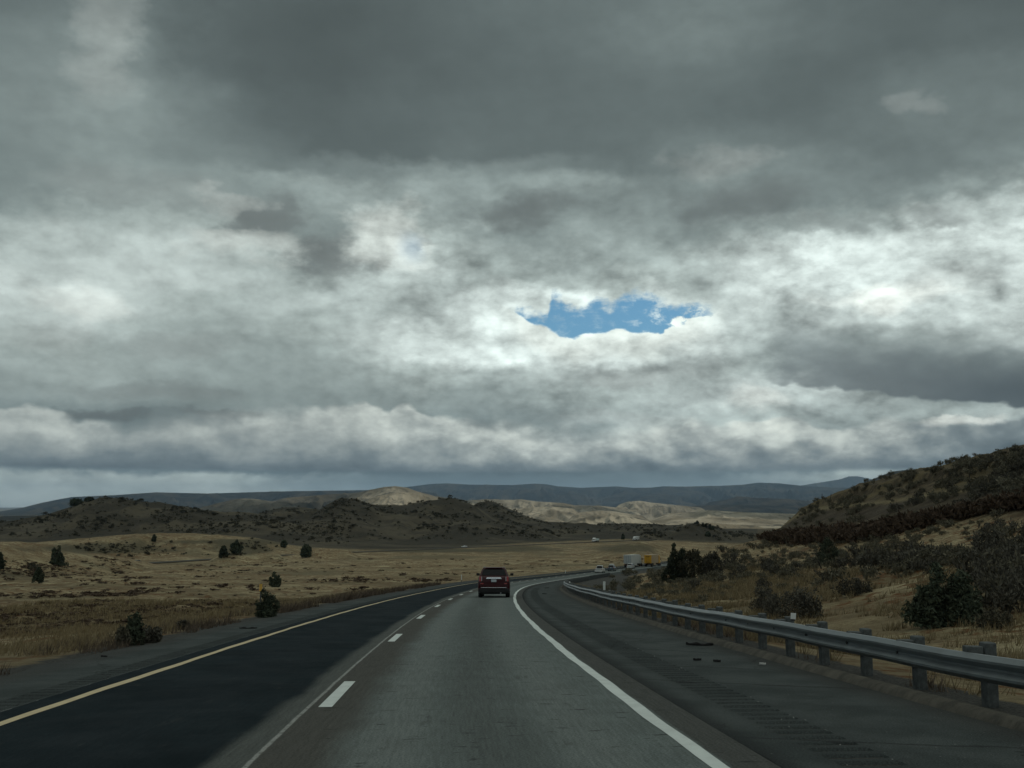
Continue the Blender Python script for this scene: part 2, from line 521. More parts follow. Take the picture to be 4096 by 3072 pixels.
BASE = {  # photo column -> heights relative to the eye at YB
    -3600: lf(-.2), -800: lf(-.2), 0: lf(), 900: lf(), 1700: lf(),
    2200: [plane(2) - .2, plane(10) - .6, plane(20) - .8, plane(40) - 1.0, plane(70) - 1.0, plane(100) - 1.0, plane(130) - .9, -10.9, -11.9, -13.6, -16.2, -19.0, -21.6, -23, -26.5, -28.6, -30, -30, -31.4, -34, -40, -47, -60],
    2550: [plane(2) - .4, plane(10) - .7, plane(20) - .9, plane(40) - 1.1, plane(70) - 1.2, plane(100) - .9, -9.8, -10.8, -11.6, -13, -16, -18.6, -20.6, -22.5, -26.0, -28.6, -30, -30.5, -31.6, -34, -40, -47, -60],
    2770: [-2.3, -2.8, -3.3, -4.6, -6.4, -8.0, -8.6, -8.6, -8.6, -9.8, -14.5, -18.5, -20.5, -22.0, -25.6, -28, -30, -31, -32, -34, -40, -47, -60],
    2920: [-2.3, -2.8, -3.2, -4.7, -6.2, -7.2, -7.2, -6.6, -6.0, -6.6, -10.5, -15.5, -19, -21.0, -25, -28, -30, -31, -32, -34, -40, -47, -60],
    3072: [-2.3, -2.8, -3.2, -4.8, -6.0, -6.6, -6.2, -5.7, -5.3, -5.2, -6.6, -9, -12.5, -15, -20, -26, -30, -31, -32, -34, -40, -47, -60],
    3300: [-2.3, -2.8, -3.2, -4.8, -5.5, -5.3, -4.8, -4.4, -4.1, -3.8, -2.5, -2.0, -6, -11, -17, -23, -27, -30, -32, -34, -40, -47, -60],
    3600: [-2.3, -2.8, -3.2, -4.6, -4.4, -3.2, -1.6, -.4, .8, 2.6, 3, 1, -3, -8, -14, -21, -27, -30, -32, -34, -40, -47, -60],
    4096: [-2.3, -2.8, -3.1, -4.1, -2.2, .6, 3.4, 5.4, 7.4, 8.0, 7, 5, 2, 0, -8, -18, -26, -30, -32, -34, -40, -47, -60],
    5400: [-2.2, -2.5, -2.6, -1.2, 4, 10, 15, 17, 18, 18, 17, 15, 12, 8, 0, -14, -24, -30, -32, -34, -40, -47, -60],
    8000: [-2.2, -2.2, -1.5, 2, 10, 17, 20, 21, 21, 21, 20, 18, 15, 12, 4, -10, -22, -30, -32, -34, -40, -47, -60],
}
_bx = np.array(sorted(BASE)); _bt = (_bx - 2048) / F / 1.012
_lg = np.log(YB); _fg = np.linspace(math.log(2), math.log(4000), 160)
_tab = np.array([np.interp(_fg, _lg, BASE[x]) for x in _bx])
_tg = np.linspace(_bt[0], _bt[-1], 420)
_T = np.array([np.interp(_tg, _bt, _tab[:, j]) for j in range(160)]).T


def _sm(a, k, ax):
    w = np.exp(-.5 * (np.arange(-3 * k, 3 * k + 1) / k) ** 2); w /= w.sum()
    p = [(0, 0), (0, 0)]; p[ax] = (3 * k, 3 * k)
    b = np.pad(a, p, mode='edge')
    return np.apply_along_axis(lambda r: np.convolve(r, w, 'valid'), ax, b)


_T = _sm(_sm(_T, 2, 1), 4, 0)


def base_z(t, Y):
    ti = np.clip((t - _tg[0]) / (_tg[1] - _tg[0]), 0, len(_tg) - 1.001)
    yi = np.clip((np.log(np.maximum(Y, 2)) - _fg[0]) / (_fg[1] - _fg[0]), 0, 158.999)
    i = ti.astype(int); j = yi.astype(int); a = ti - i; b = yi - j
    return (_T[i, j] * (1 - a) + _T[i + 1, j] * a) * (1 - b) + (_T[i, j + 1] * (1 - a) + _T[i + 1, j + 1] * a) * b


# hills: outline in the photo, distance, width towards and away from the road, side fade
HILLS = [
    # grassy knoll far left
    dict(p=[(-2200, 2120), (-700, 2140), (0, 2166), (100, 2173), (200, 2187), (320, 2206), (430, 2228), (540, 2254), (640, 2275)], y=[(-2200, 330), (0, 350), (430, 400), (640, 440)], f=110, b=90, n=.5),
    # second pale ridge behind the carriageway
    dict(p=[(0, 2185), (278, 2160), (400, 2150), (509, 2137), (650, 2133), (787, 2133), (900, 2142), (1018, 2153), (1117, 2172), (1209, 2196), (1280, 2214)], y=[(0, 640), (1280, 700)], f=110, b=120, n=.8),
    dict(p=[(1080, 2212), (1150, 2200), (1255, 2189), (1330, 2197), (1417, 2212), (1440, 2222)], y=[(1080, 610), (1440, 600)], f=60, b=60, n=.3),
    dict(p=[(820, 2226), (900, 2212), (1000, 2202), (1080, 2210), (1160, 2226)], y=[(820, 520), (1160, 520)], f=50, b=50, n=.5),
    # shrubby hill left
    dict(p=[(-2500, 2110), (-900, 2100), (-300, 2112), (0, 2092), (100, 2077), (200, 2058), (290, 2030), (340, 2008), (400, 1999), (560, 2004), (700, 2018), (800, 2038), (900, 2054), (1020, 2062), (1150, 2078), (1300, 2110), (1420, 2150)],
         y=[(-2500, 1250), (400, 1250), (1420, 1150)], f=420, b=380, n=3.0),
    dict(p=[(900, 2080), (1024, 2060), (1093, 2042), (1200, 2032), (1269, 2040), (1340, 2060), (1450, 2100)], y=[(900, 1700), (1450, 1700)], f=350, b=300, n=3.0),
    # cone with the pale rib and the ridge running right from it
    dict(p=[(1080, 2140), (1180, 2100), (1240, 2066), (1283, 2036), (1348, 2004), (1380, 1997), (1440, 2010), (1487, 2017), (1556, 2021), (1626, 2025), (1695, 2012), (1765, 1997), (1802, 1993), (1839, 2003), (1890, 2024), (1960, 2056), (2060, 2090), (2200, 2130)],
         y=[(1080, 1350), (1380, 1350), (1800, 1500), (2200, 1500)], f=420, b=360, n=5.0),
    dict(p=[(1200, 2192), (1240, 2150), (1290, 2100), (1345, 2052), (1380, 2034), (1430, 2062), (1500, 2110), (1580, 2160)], y=[(1200, 1020), (1380, 1160), (1580, 1050)], f=160, b=260, n=2.5),
    dict(p=[(1850, 2040), (1917, 2012), (1950, 2005), (1987, 2009), (2042, 2035), (2094, 2058), (2140, 2080), (2200, 2104)], y=[(1850, 1800), (2200, 1800)], f=300, b=300, n=3.0),
    dict(p=[(1500, 2190), (1620, 2150), (1760, 2110), (1850, 2092), (1950, 2096), (2100, 2126), (2250, 2150)], y=[(1500, 1150), (2250, 1200)], f=260, b=300, n=3.0),
    # low dark ridge across the middle, and the hill with trees at its right end
    dict(p=[(1950, 2130), (2060, 2090), (2131, 2080), (2187, 2086), (2279, 2086), (2372, 2095), (2465, 2101), (2557, 2098), (2627, 2095), (2720, 2100), (2800, 2120), (2900, 2140), (3100, 2150)],
         y=[(1950, 1700), (3100, 1700)], f=380, b=300, n=3.0),
    dict(p=[(2540, 2150), (2627, 2118), (2696, 2098), (2750, 2091), (2789, 2090), (2835, 2109), (2881, 2124), (2930, 2138), (3050, 2150), (3200, 2170)], y=[(2540, 1200), (3200, 1150)], f=200, b=200, n=2.5),
    # small dark mound inside the bend of the far carriageway
    dict(p=[(2330, 2232), (2395, 2211), (2465, 2184), (2557, 2166), (2604, 2173), (2680, 2204), (2740, 2224)], y=[(2330, 620), (2740, 640)], f=120, b=80, n=.6),
    # right-hand hillside
    dict(p=[(3030, 2210), (3060, 2172), (3095, 2134), (3118, 2111), (3165, 2066), (3206, 2026), (3234, 2019), (3303, 1996), (3373, 1966), (3442, 1938), (3489, 1924), (3581, 1893), (3627, 1880), (3720, 1862), (3813, 1841), (3905, 1814), (3998, 1796), (4096, 1782), (4400, 1730), (5000, 1640), (6500, 1500), (9000, 1400)],
         y=[(3030, 330), (3234, 300), (3581, 240), (4096, 178), (5000, 125), (9000, 90)], f=0, b=160, n=.7),
]


def hill_arrays(h):
    P = np.array(h['p'], float)
    Yc = np.interp(P[:, 0], *np.array(h['y'], float).T)
    t = tx(P[:, 0], P[:, 1])
    z = rel(P[:, 1]) * Yc
    return t, Yc, z


def smax(a, b, k):
    h = np.clip(.5 + .5 * (a - b) / k, 0, 1)
    return b * (1 - h) + a * h + k * h * (1 - h)


def terrain_z(X, Y, noise=True):
    """world height; also returns masks"""
    Ys = np.maximum(Y, 2.0)
    t = X / Ys
    z = base_z(t, Ys)
    hm = np.zeros_like(z)
    wob = fbm(X / 160, Y / 160, 3)
    for k, h in enumerate(HILLS):
        ht, hy, hz = hill_arrays(h)
        yc = np.interp(t, ht, hy); zc = np.interp(t, ht, hz)
        edge = sstep(ht[0] - .002, ht[0] + .012, t) * (1 - sstep(ht[-1] - .012, ht[-1] + .002, t))
        if h['p'][0][0] < -1000: edge = 1 - sstep(ht[-1] - .012, ht[-1] + .002, t)
        if k == len(HILLS) - 1: edge = sstep(ht[0] - .001, ht[0] + .002, t)
        if h['f'] > 0:
            # ribs and gullies run down the face
            rb = ridged(X / (h['f'] * .19) + 7 * k, Y / (h['f'] * 1.1) + k, 3) if noise else 0
            d = (Ys - yc)
            prof = np.where(d < 0, np.cos(np.clip(-d / h['f'], 0, 1) * math.pi) * .5 + .5,
                            np.cos(np.clip(d / h['b'], 0, 1) * math.pi) * .5 + .5)
            zb = np.minimum(z, zc)
            rise = np.maximum(zc - z, 0)
            hz_ = z + rise * prof * edge
            mid = np.clip(-d / h['f'], 0, 1); mid = np.where(d < 0, 4 * mid * (1 - mid), 0)
            hz_ = hz_ + edge * prof ** .5 * mid * rise * .42 * (rb - .45)
            if h['n'] > 1: hm = np.maximum(hm, edge * prof * (rise > 1))
            z = np.maximum(z, hz_)
        else:
            # right-hand hillside: a concave slope up to a rounded crest
            y0 = np.interp(t, [.24, .30, .48, .8], [225, 150, 48, 30])
            q = np.clip((Ys - y0) / np.maximum(yc - y0, 5), 0, 1)
            zf = z
            zt = np.interp(t, ht, hz)
            z0 = base_z(t, y0)
            face = z0 + (zt - z0) * (q ** 1.25)
            back = zt - (Ys - yc) * .10
            zh = np.where(Ys < yc, face, back)
            wq = edge * sstep(0, .12, q)
            # cut bank with a small scarp part-way up
            ybk = y0 + (yc - y0) * (np.interp(t, [.27, .33, .40, .5, .7], [.93, .80, .70, .62, .55]) + .05 * fbm(X / 14, Y / 30, 3))
            sc = (sstep(ybk - 5, ybk + .8, Ys) - sstep(ybk - 5, ybk + 30, Ys)) * 1.5
            zh = zh + sc * sstep(.27, .30, t)
            z = z * (1 - wq) + np.where(edge > .5, np.maximum(zh, np.where(Ys < yc, zh, z)), z) * wq
            hmR = wq * sstep(.15, .4, q)
    if noise:
        a = np.clip(Ys / 260, .25, 1)
        big = fbm(X / 34, Y / 34, 4) * 1.2 * a
        z = z + big * sstep(15, 120, np.abs(X) + Ys * .3)
        z = z + fbm(X / 5.5, Y / 5.5, 3, .6) * .32 * np.clip(Ys / 60, .35, 1)
        z = z + hm * (fbm(X / 60, Y / 90, 4) * 5.0)
    # bench of the far carriageway
    fy = np.interp(X, FX, FY); fz = np.interp(X, FX, FZ)
    slope = np.interp(X, FX, np.gradient(FY) / np.maximum(np.gradient(FX), .01))
    dn = np.abs(Ys - fy) / np.sqrt(1 + slope ** 2)
    wf = (1 - sstep(9, 40, dn)) * (X > FX[0]) * (X < FX[-1])
    z = z * (1 - wf) + (fz - CAMH - .25) * wf
    s, o = road_so(X, Y)
    on = (s > -60) & (s < 900)
    zr = zroad(s, np.clip(o, -6.5, 8.6)) + CAMH * 0 - .055
    wl = 1 - sstep(5.9, 14 + 8 * sstep(150, 300, s), -o)
    wr = 1 - sstep(8.5, 13.5 + 6 * sstep(150, 300, s), o)
    w = np.where(o < 0, wl, wr) * on
    verge = np.where(o < 0, 1 - sstep(5.9, 7.4, -o), 1 - sstep(8.6 + 6.5 * sstep(85, 140, s), 9.4 + 8.5 * sstep(85, 140, s), o)) * on
    w = np.maximum(w, (np.abs(o - 1.1) < 7.4) * on)
    z = (z + CAMH) * (1 - w) + zr * w
    return z, hm, hmR, verge


GRID = {}


def near_ground():
    px = 1024
    tin = np.linspace(-.53, .53, 1060)
    tout = np.concatenate([np.linspace(-1.9, -.54, 70)])
    T = np.concatenate([tout, tin, -tout[::-1]])
    Yr = np.concatenate([[2.0, 3, 4, 5, 6, 7, 8], np.exp(np.linspace(math.log(9), math.log(2600), 760))])
    TT, YY = np.meshgrid(T, Yr)
    XX = TT * YY
    Z, hm, hr, vg = terrain_z(XX, YY)
    GRID.update(T=T, Y=Yr, Z=Z, X=XX, hm=hm, hr=hr, vg=vg)
    n, m = TT.shape
    V = np.stack([XX, YY, Z], -1).reshape(-1, 3)
    idx = np.arange(n * m).reshape(n, m)
    Fq = np.stack([idx[:-1, :-1], idx[:-1, 1:], idx[1:, 1:], idx[1:, :-1]], -1).reshape(-1, 4)
    o = mesh_obj('ground', V, Fq, MAT['ground'])
    attr(o, 'hill', hm); attr(o, 'right', hr); attr(o, 'verge', vg)
    cd = YY * CP + (Z - CAMH) * SP
    py = 1536 - F * ((Z - CAMH) * CP - YY * SP) / cd; px = 2048 + F * XX / cd
    e = lambda a, b, c, d: np.exp(-(((px - a) / b) ** 2 + ((py - c) / d) ** 2))
    attr(o, 'scrub', np.clip(1.2 * e(400, 300, 2196, 20) + e(980, 130, 2195, 24) + .9 * e(1700, 260, 2203, 9) + .9 * e(2520, 130, 2196, 24) + e(1100, 500, 2166, 10) + .8 * e(2100, 200, 2196, 14) + .7 * e(60, 240, 2300, 22), 0, 1) * (YY > 60))
    bnd = np.interp(px, [-2000, 0, 300, 700, 1100, 1400, 1800, 2100, 2500, 2800, 3200], [2168, 2166, 2160, 2160, 2172, 2194, 2188, 2166, 2150, 2162, 2175])
    o.data.attributes['hill'].data.foreach_set('value', np.maximum(hm, sstep(14, -8, (py - bnd)) * sstep(690, 760, YY) * .9).astype(np.float32).ravel())
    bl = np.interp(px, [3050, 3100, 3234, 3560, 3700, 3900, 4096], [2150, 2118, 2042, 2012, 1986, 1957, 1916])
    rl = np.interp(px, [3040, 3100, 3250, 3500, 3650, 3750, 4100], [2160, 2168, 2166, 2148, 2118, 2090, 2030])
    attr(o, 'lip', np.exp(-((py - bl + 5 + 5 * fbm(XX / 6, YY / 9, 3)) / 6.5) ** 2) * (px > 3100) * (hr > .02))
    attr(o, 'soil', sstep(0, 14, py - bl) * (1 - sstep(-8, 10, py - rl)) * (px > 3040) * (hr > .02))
    tag(o, kind='structure')
    # ground behind the car, so that the land does not end at its bumper
    xs = np.concatenate([np.linspace(-300, -20, 15), np.linspace(-16, 16, 33), np.linspace(20, 300, 15)])
    ys = np.linspace(-55, 9, 33)
    XX, YY = np.meshgrid(xs, ys)
    s, oo = road_so(XX, YY)
    Z = zroad(s, 0) - .06 - .5 * sstep(7, 16, np.abs(oo - 1)) - .02
    n, m = XX.shape
    idx = np.arange(n * m).reshape(n, m)
    Fq = np.stack([idx[:-1, :-1], idx[:-1, 1:], idx[1:, 1:], idx[1:, :-1]], -1).reshape(-1, 4)
    Z -= .08
    o2 = mesh_obj('ground_behind', np.stack([XX, YY, Z], -1).reshape(-1, 3), Fq, MAT['ground'])
    attr(o2, 'scrub', Z * 0); attr(o2, 'lip', Z * 0); attr(o2, 'soil', Z * 0); attr(o2, 'hill', Z * 0); attr(o2, 'right', Z * 0); attr(o2, 'verge', Z * 0)
    tag(o2, kind='structure')


# ------------------------------------------------------------------ far country
FAR = [  # outline, distance, front, back, gully depth, cover kind (0 dry grass, 1 dark scrub, also standing in for cloud shade)
    dict(p=[(-1500, 2030), (0, 2046), (93, 2030), (162, 2012), (231, 1998), (287, 1988), (463, 1980), (625, 1969), (833, 1974), (1024, 1968), (1186, 1964), (1348, 1962), (1464, 1960), (1600, 1962), (1800, 1975)], y=15000, f=4500, b=4000, n=.6, c=.85),
    dict(p=[(-1500, 2075), (-200, 2072), (0, 2066), (200, 2060), (420, 2052), (600, 2060), (800, 2070)], y=5200, f=1500, b=1500, n=.3, c=.9),
    dict(p=[(740, 2052), (810, 2028), (926, 1999), (970, 1993), (1024, 1996), (1090, 2006), (1150, 1990), (1230, 1984), (1300, 1978), (1400, 1972), (1464, 1966), (1500, 1975), (1600, 2010)], y=8200, f=2400, b=2000, n=.7, c=.55),
    dict(p=[(1330, 2004), (1400, 1980), (1464, 1962), (1533, 1948), (1580, 1944), (1626, 1950), (1672, 1966), (1741, 1984), (1811, 1993), (1900, 2006), (1980, 2020)], y=6800, f=1700, b=1600, n=.4, c=.35),
    dict(p=[(1400, 2030), (1454, 2005), (1510, 1984), (1580, 1971), (1668, 1969), (1718, 1984), (1760, 1997), (1830, 2020), (1900, 2040)], y=5200, f=1100, b=900, n=.55, c=0.0),
    dict(p=[(1500, 1960), (1649, 1945), (1718, 1936), (1788, 1933), (1880, 1938), (2048, 1940), (2141, 1934), (2187, 1937), (2233, 1945), (2326, 1951), (2465, 1945), (2534, 1951), (2604, 1950), (2650, 1945), (2742, 1946), (2881, 1943), (2974, 1938), (3034, 1930), (3118, 1933), (3211, 1943), (3330, 1950), (3600, 1955), (4300, 1950), (6000, 1960)],
         y=21000, f=7000, b=6000, n=.6, c=.88),
    dict(p=[(3120, 1952), (3202, 1942), (3280, 1930), (3359, 1917), (3396, 1905), (3433, 1905), (3479, 1914), (3560, 1935), (3700, 1950)], y=29000, f=5000, b=5000, n=.2, c=.8),
    dict(p=[(3300, 1990), (3400, 1950), (3479, 1921), (3535, 1898), (3581, 1884), (3640, 1878), (3800, 1870), (4300, 1880), (6000, 1900)], y=7000, f=2500, b=2500, n=.25, c=.8),
    dict(p=[(1700, 2020), (1830, 2005), (1950, 1996), (2048, 1999), (2085, 1997), (2141, 2005), (2256, 2012), (2298, 2021), (2395, 2022), (2480, 2032), (2600, 2045)], y=8200, f=1500, b=1200, n=.5, c=.12),
    dict(p=[(1980, 2050), (2048, 2040), (2100, 2030), (2200, 2026), (2290, 2034), (2350, 2050)], y=6000, f=900, b=800, n=.5, c=.1),
    dict(p=[(2250, 2062), (2326, 2049), (2395, 2042), (2446, 2044), (2520, 2056), (2620, 2066)], y=4600, f=600, b=600, n=.4, c=.35),
    dict(p=[(2230, 2092), (2293, 2080), (2372, 2063), (2446, 2050), (2488, 2056), (2557, 2078), (2640, 2092)], y=3900, f=500, b=500, n=.6, c=.0),
    dict(p=[(2420, 2034), (2465, 2022), (2511, 2006), (2560, 2003), (2604, 2010), (2742, 2024), (2860, 2036)], y=9000, f=1100, b=900, n=.8, c=.25),
    dict(p=[(2780, 2016), (2850, 2006), (2904, 1998), (2951, 1985), (2997, 1989), (3072, 1993), (3160, 1996), (3300, 2010), (3600, 2020)], y=12500, f=2400, b=1800, n=.35, c=1.0),
    dict(p=[(2480, 2038), (2600, 2030), (2742, 2025), (2900, 2018), (3072, 2022), (3300, 2028), (3700, 2030)], y=10500, f=1500, b=1500, n=.3, c=.9),
    dict(p=[(2600, 2062), (2700, 2052), (2770, 2049), (2835, 2040), (2974, 2049), (3072, 2052), (3300, 2060)], y=5600, f=900, b=900, n=.4, c=.15),
    dict(p=[(2560, 2084), (2700, 2074), (2850, 2070), (3000, 2076), (3200, 2080)], y=4300, f=600, b=600, n=.4, c=.3),
    dict(p=[(2650, 2112), (2742, 2100), (2835, 2091), (2930, 2098), (3020, 2101), (3072, 2117), (3150, 2130)], y=2950, f=300, b=300, n=.5, c=.05),
]


def far_z(X, Y):
    t = X / Y
    z = np.interp(Y, [1500, 2600, 3500, 5000, 8000, 12000, 16000, 22000, 40000], [-75, -82, -66, -66, -75, -60, -60, -40, 60.])
    z = z + fbm(X / 900, Y / 900, 4) * 22 + ridged(X / 420, Y / 900, 3) * 6
    c = .42 + 1.1 * fbm(X / 1500 + 3, Y / 1500, 4)  # dark patches of cover also stand in for cloud shade over the valley
    for k, h in enumerate(FAR):
        P = np.array(h['p'], float)
        ht = tx(P[:, 0], P[:, 1]); yc = h['y'] * (1 + .03 * np.sin(t * 40 + k)); zc = np.interp(t, ht, rel(P[:, 1])) * yc
        edge = sstep(ht[0] - .003, ht[0] + .015, t) * (1 - sstep(ht[-1] - .015, ht[-1] + .003, t))
        if h['p'][0][0] < -1000: edge = 1 - sstep(ht[-1] - .015, ht[-1] + .003, t)
        if h['p'][-1][0] > 5000: edge = sstep(ht[0] - .003, ht[0] + .015, t)
        d = Y - yc
        u = np.clip(-d / h['f'], 0, 1)
        prof = np.where(d < 0, (1 - u) ** 1.15 * (1 - .35 * u), np.cos(np.clip(d / h['b'], 0, 1) * math.pi) * .5 + .5)
        rise = np.maximum(zc - z, 0)
        wx = X + 120 * fbm(X / 700, Y / 700, 3) * h['f'] / 1500
        rb = ridged(wx / (h['f'] * .085) + 11 * k, Y / (h['f'] * .5) + k * 3, 4, .55)
        mid = np.where(d < 0, np.sqrt(np.clip(4 * u * (1 - u), 0, 1)), 0)
        zz = z + edge * (rise * prof + mid * rise * h['n'] * .95 * (rb - .60) * (1 - u * .5))
        hit = (zz > z + 1)
        c = np.where(hit, h['c'] + .25 * fbm(X / (h['f'] * .2), Y / (h['f'] * .2), 3), c)
        z = np.where(hit, zz, z)
    return z + CAMH, np.clip(c, 0, 1)


def far_ground():
    T = np.concatenate([np.linspace(-1.6, -.54, 60), np.linspace(-.53, .53, 1060), np.linspace(.54, 1.6, 60)])
    Yr = np.exp(np.linspace(math.log(2300), math.log(42000), 620))
    TT, YY = np.meshgrid(T, Yr)
    XX = TT * YY
    Z, c = far_z(XX, YY)
    n, m = TT.shape
    idx = np.arange(n * m).reshape(n, m)
    Fq = np.stack([idx[:-1, :-1], idx[:-1, 1:], idx[1:, 1:], idx[1:, :-1]], -1).reshape(-1, 4)
    o = mesh_obj('far_hills', np.stack([XX, YY, Z], -1).reshape(-1, 3), Fq, MAT['far'])
    attr(o, 'cover', c)
    tag(o, kind='structure')


# ------------------------------------------------------------------ materials
MAT = {}


def new_mat(name, rough=.8, color=None, metallic=0.0, spec=.3):
    m = bpy.data.materials.new(name)
    m.use_nodes = True
    nt = m.node_tree
    b = nt.nodes['Principled BSDF']
    b.inputs['Roughness'].default_value = rough
    b.inputs['Metallic'].default_value = metallic
    b.inputs['Specular IOR Level'].default_value = spec
    if color: b.inputs['Base Color'].default_value = (*color, 1.0)
    MAT[name] = m
    return m, G(nt), b


def geo_pos(g):
    n = g.node('ShaderNodeNewGeometry'); return n.outputs['Position']


def at_(g, name):
    n = g.node('ShaderNodeAttribute', attribute_name=name); return n.outputs['Fac']


def bump(g, b, h, dist=.05, strength=.6):
    n = g.node('ShaderNodeBump')
    n.inputs['Distance'].default_value = dist; n.inputs['Strength'].default_value = strength
    g.link(h, n.inputs['Height']); g.link(n.outputs[0], b.inputs['Normal'])


def mat_ground():
    m, g, b = new_mat('ground', .95, spec=.08)
    P = geo_pos(g)
    hill = at_(g, 'hill'); right = at_(g, 'right'); verge = at_(g, 'verge')
    fine = g.noise(P, 3.2, 6, .68)
    mid = g.noise(P, .34, 6, .62)
    big = g.noise(P, .035, 5, .60)
    sp = g.noise(P, .95, 5, .68)
    gold = g.mix(g.mr(mid, .38, .64), (.150, .112, .064, 1), (.25, .203, .120, 1))
    pale = g.mix(g.mr(fine, .35, .65), gold, (.37, .305, .18, 1))
    c = g.mix(g.mr(big, .40, .58), gold, pale)
    strw = g.mix(g.mr(fine, .3, .7), (.34, .285, .165, 1), (.50, .435, .275, 1))
    c = g.mix(g.m('MULTIPLY', g.mr(g.noise(P, .11, 8, .70), .50, .60), g.mr(g.noise(P, .018, 4, .6), .36, .58, .25, .95)), c, strw)
    near = g.m('MULTIPLY', g.mr(g.noise(P, .17, 7, .70), .55, .63), .8)
    c = g.mix(near, c, (.10, .068, .040, 1))
    c = g.mix(g.m('MULTIPLY', g.mr(g.noise(P, 1.7, 5, .7), .60, .68), .7), c, (.06, .04, .025, 1))
    # reddish brown low brush in streaks
    red = g.mix(fine, (.10, .045, .020, 1), (.20, .10, .045, 1))
    c = g.mix(g.m('MULTIPLY', g.mr(sp, .49, .60), g.mr(g.noise(P, .06, 4, .6), .36, .56)), c, red)
    olive = g.mix(g.mr(fine, .3, .7), (.10, .088, .052, 1), (.21, .18, .11, 1))
    c = g.mix(g.mr(g.noise(P, .022, 4, .6), .50, .66, 0, .75), c, olive)
    scr = g.mix(g.mr(fine, .3, .7), (.062, .056, .038, 1), (.135, .118, .074, 1))
    c = g.mix(g.m('MULTIPLY', g.mr(g.m('ADD', at_(g, 'scrub'), g.m('MULTIPLY', g.m('SUBTRACT', g.noise(P, .05, 5, .65), .5), 1.2)), .15, .75), .9), c, scr)
    # the big hills: grey-brown scrub with paler grassy ribs
    hb = g.mix(g.mr(g.noise(P, .011, 5, .58), .44, .62), (.044, .040, .030, 1), (.092, .080, .056, 1))
    hb = g.mix(g.mr(g.noise(P, .09, 5, .66), .54, .66, 0, .8), hb, (.030, .030, .022, 1))
    hb = g.mix(g.mr(mid, .45, .7, 0, .35), hb, (.12, .10, .066, 1))
    c = g.mix(g.mr(g.m('ADD', hill, g.m('MULTIPLY', g.m('SUBTRACT', g.noise(P, .03, 5, .65), .5), g.mr(hill, .0, .1, 0, .5))), .02, .5), c, hb)
    # right-hand hillside
    rb = g.mix(g.mr(g.noise(P, .5, 6, .66), .38, .66), (.048, .039, .027, 1), (.135, .108, .068, 1))
    rb = g.mix(g.mr(g.noise(P, .05, 4, .6), .48, .64, 0, .9), rb, (.130, .104, .056, 1))
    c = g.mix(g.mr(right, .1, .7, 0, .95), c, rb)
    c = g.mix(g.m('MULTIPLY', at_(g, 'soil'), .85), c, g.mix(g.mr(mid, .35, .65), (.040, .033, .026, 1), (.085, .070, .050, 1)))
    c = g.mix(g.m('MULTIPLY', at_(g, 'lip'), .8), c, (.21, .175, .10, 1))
    gr = g.mix(g.mr(g.noise(P, 24.0, 4, .7), .35, .65), (.040, .041, .039, 1), (.115, .112, .10, 1))
    vf = g.m('ADD', verge, g.m('MULTIPLY', g.m('SUBTRACT', g.noise(P, 1.4, 5, .65), .5), 1.4))
    c = g.mix(g.m('MULTIPLY', g.mr(vf, .35, .75), g.mr(verge, .0, .2)), c, gr)
    g.link(c, b.inputs['Base Color'])
    h = g.m('ADD', g.noise(P, 7.0, 6, .7), g.m('MULTIPLY', sp, 1.2))
    bump(g, b, h, .22, .9)


def mat_far():
    m, g, b = new_mat('far', .95, spec=.05)
    P = geo_pos(g)
    cv = at_(g, 'cover')
    n1 = g.noise(P, .0022, 7, .62); n2 = g.noise(P, .012, 6, .65)
    dry = g.mix(g.mr(n1, .4, .62), (.17, .150, .108, 1), (.36, .325, .25, 1))
    dry = g.mix(g.mr(n2, .52, .62, 0, .85), dry, (.09, .085, .066, 1))
    dark = g.mix(g.mr(n1, .4, .64), (.014, .020, .022, 1), (.055, .052, .042, 1))  # scrub tone kept dark, with the far ranges' cloud shade put into it
    f = g.m('ADD', cv, g.m('MULTIPLY', g.m('SUBTRACT', n1, .5), .9))
    g.link(g.mix(g.mr(f, .2, .8), dry, dark), b.inputs['Base Color'])
    bump(g, b, g.noise(P, .008, 6, .6), 30.0, .9)


mat_ground(); mat_far()
# ------------------------------------------------------------------ the highway
def s_steps(s0, s1):
    out = [s0]
    while out[-1] < s1:
        s = out[-1]
        out.append(s + (.5 if s < 60 else 1.0 if s < 200 else 3.0))
    out[-1] = s1
    return np.array(out)


def strip(name, offs, s0, s1, dz, mat, kind='structure', S=None, dzs=None):
    """ribbon lying along the road; offs = list of offsets (may be functions of s)"""
    S = s_steps(s0, s1) if S is None else S
    O = np.stack([np.full_like(S, o) if np.isscalar(o) else o(S) for o in offs], 1)
    SS = np.repeat(S[:, None], O.shape[1], 1)
    X, Y = road_xy(SS, O)
    D = dz if dzs is None else dz + np.array(dzs)[None, :]
    Z = zroad(SS, O) + D
    n, m = O.shape
    idx = np.arange(n * m).reshape(n, m)
    Fq = np.stack([idx[:-1, :-1], idx[:-1, 1:], idx[1:, 1:], idx[1:, :-1]], -1).reshape(-1, 4)
    o = mesh_obj(name, np.stack([X, Y, Z], -1).reshape(-1, 3), Fq, mat)
    attr(o, 'rs', SS); attr(o, 'ro', O)
    if kind: tag(o, kind=kind)
    return o


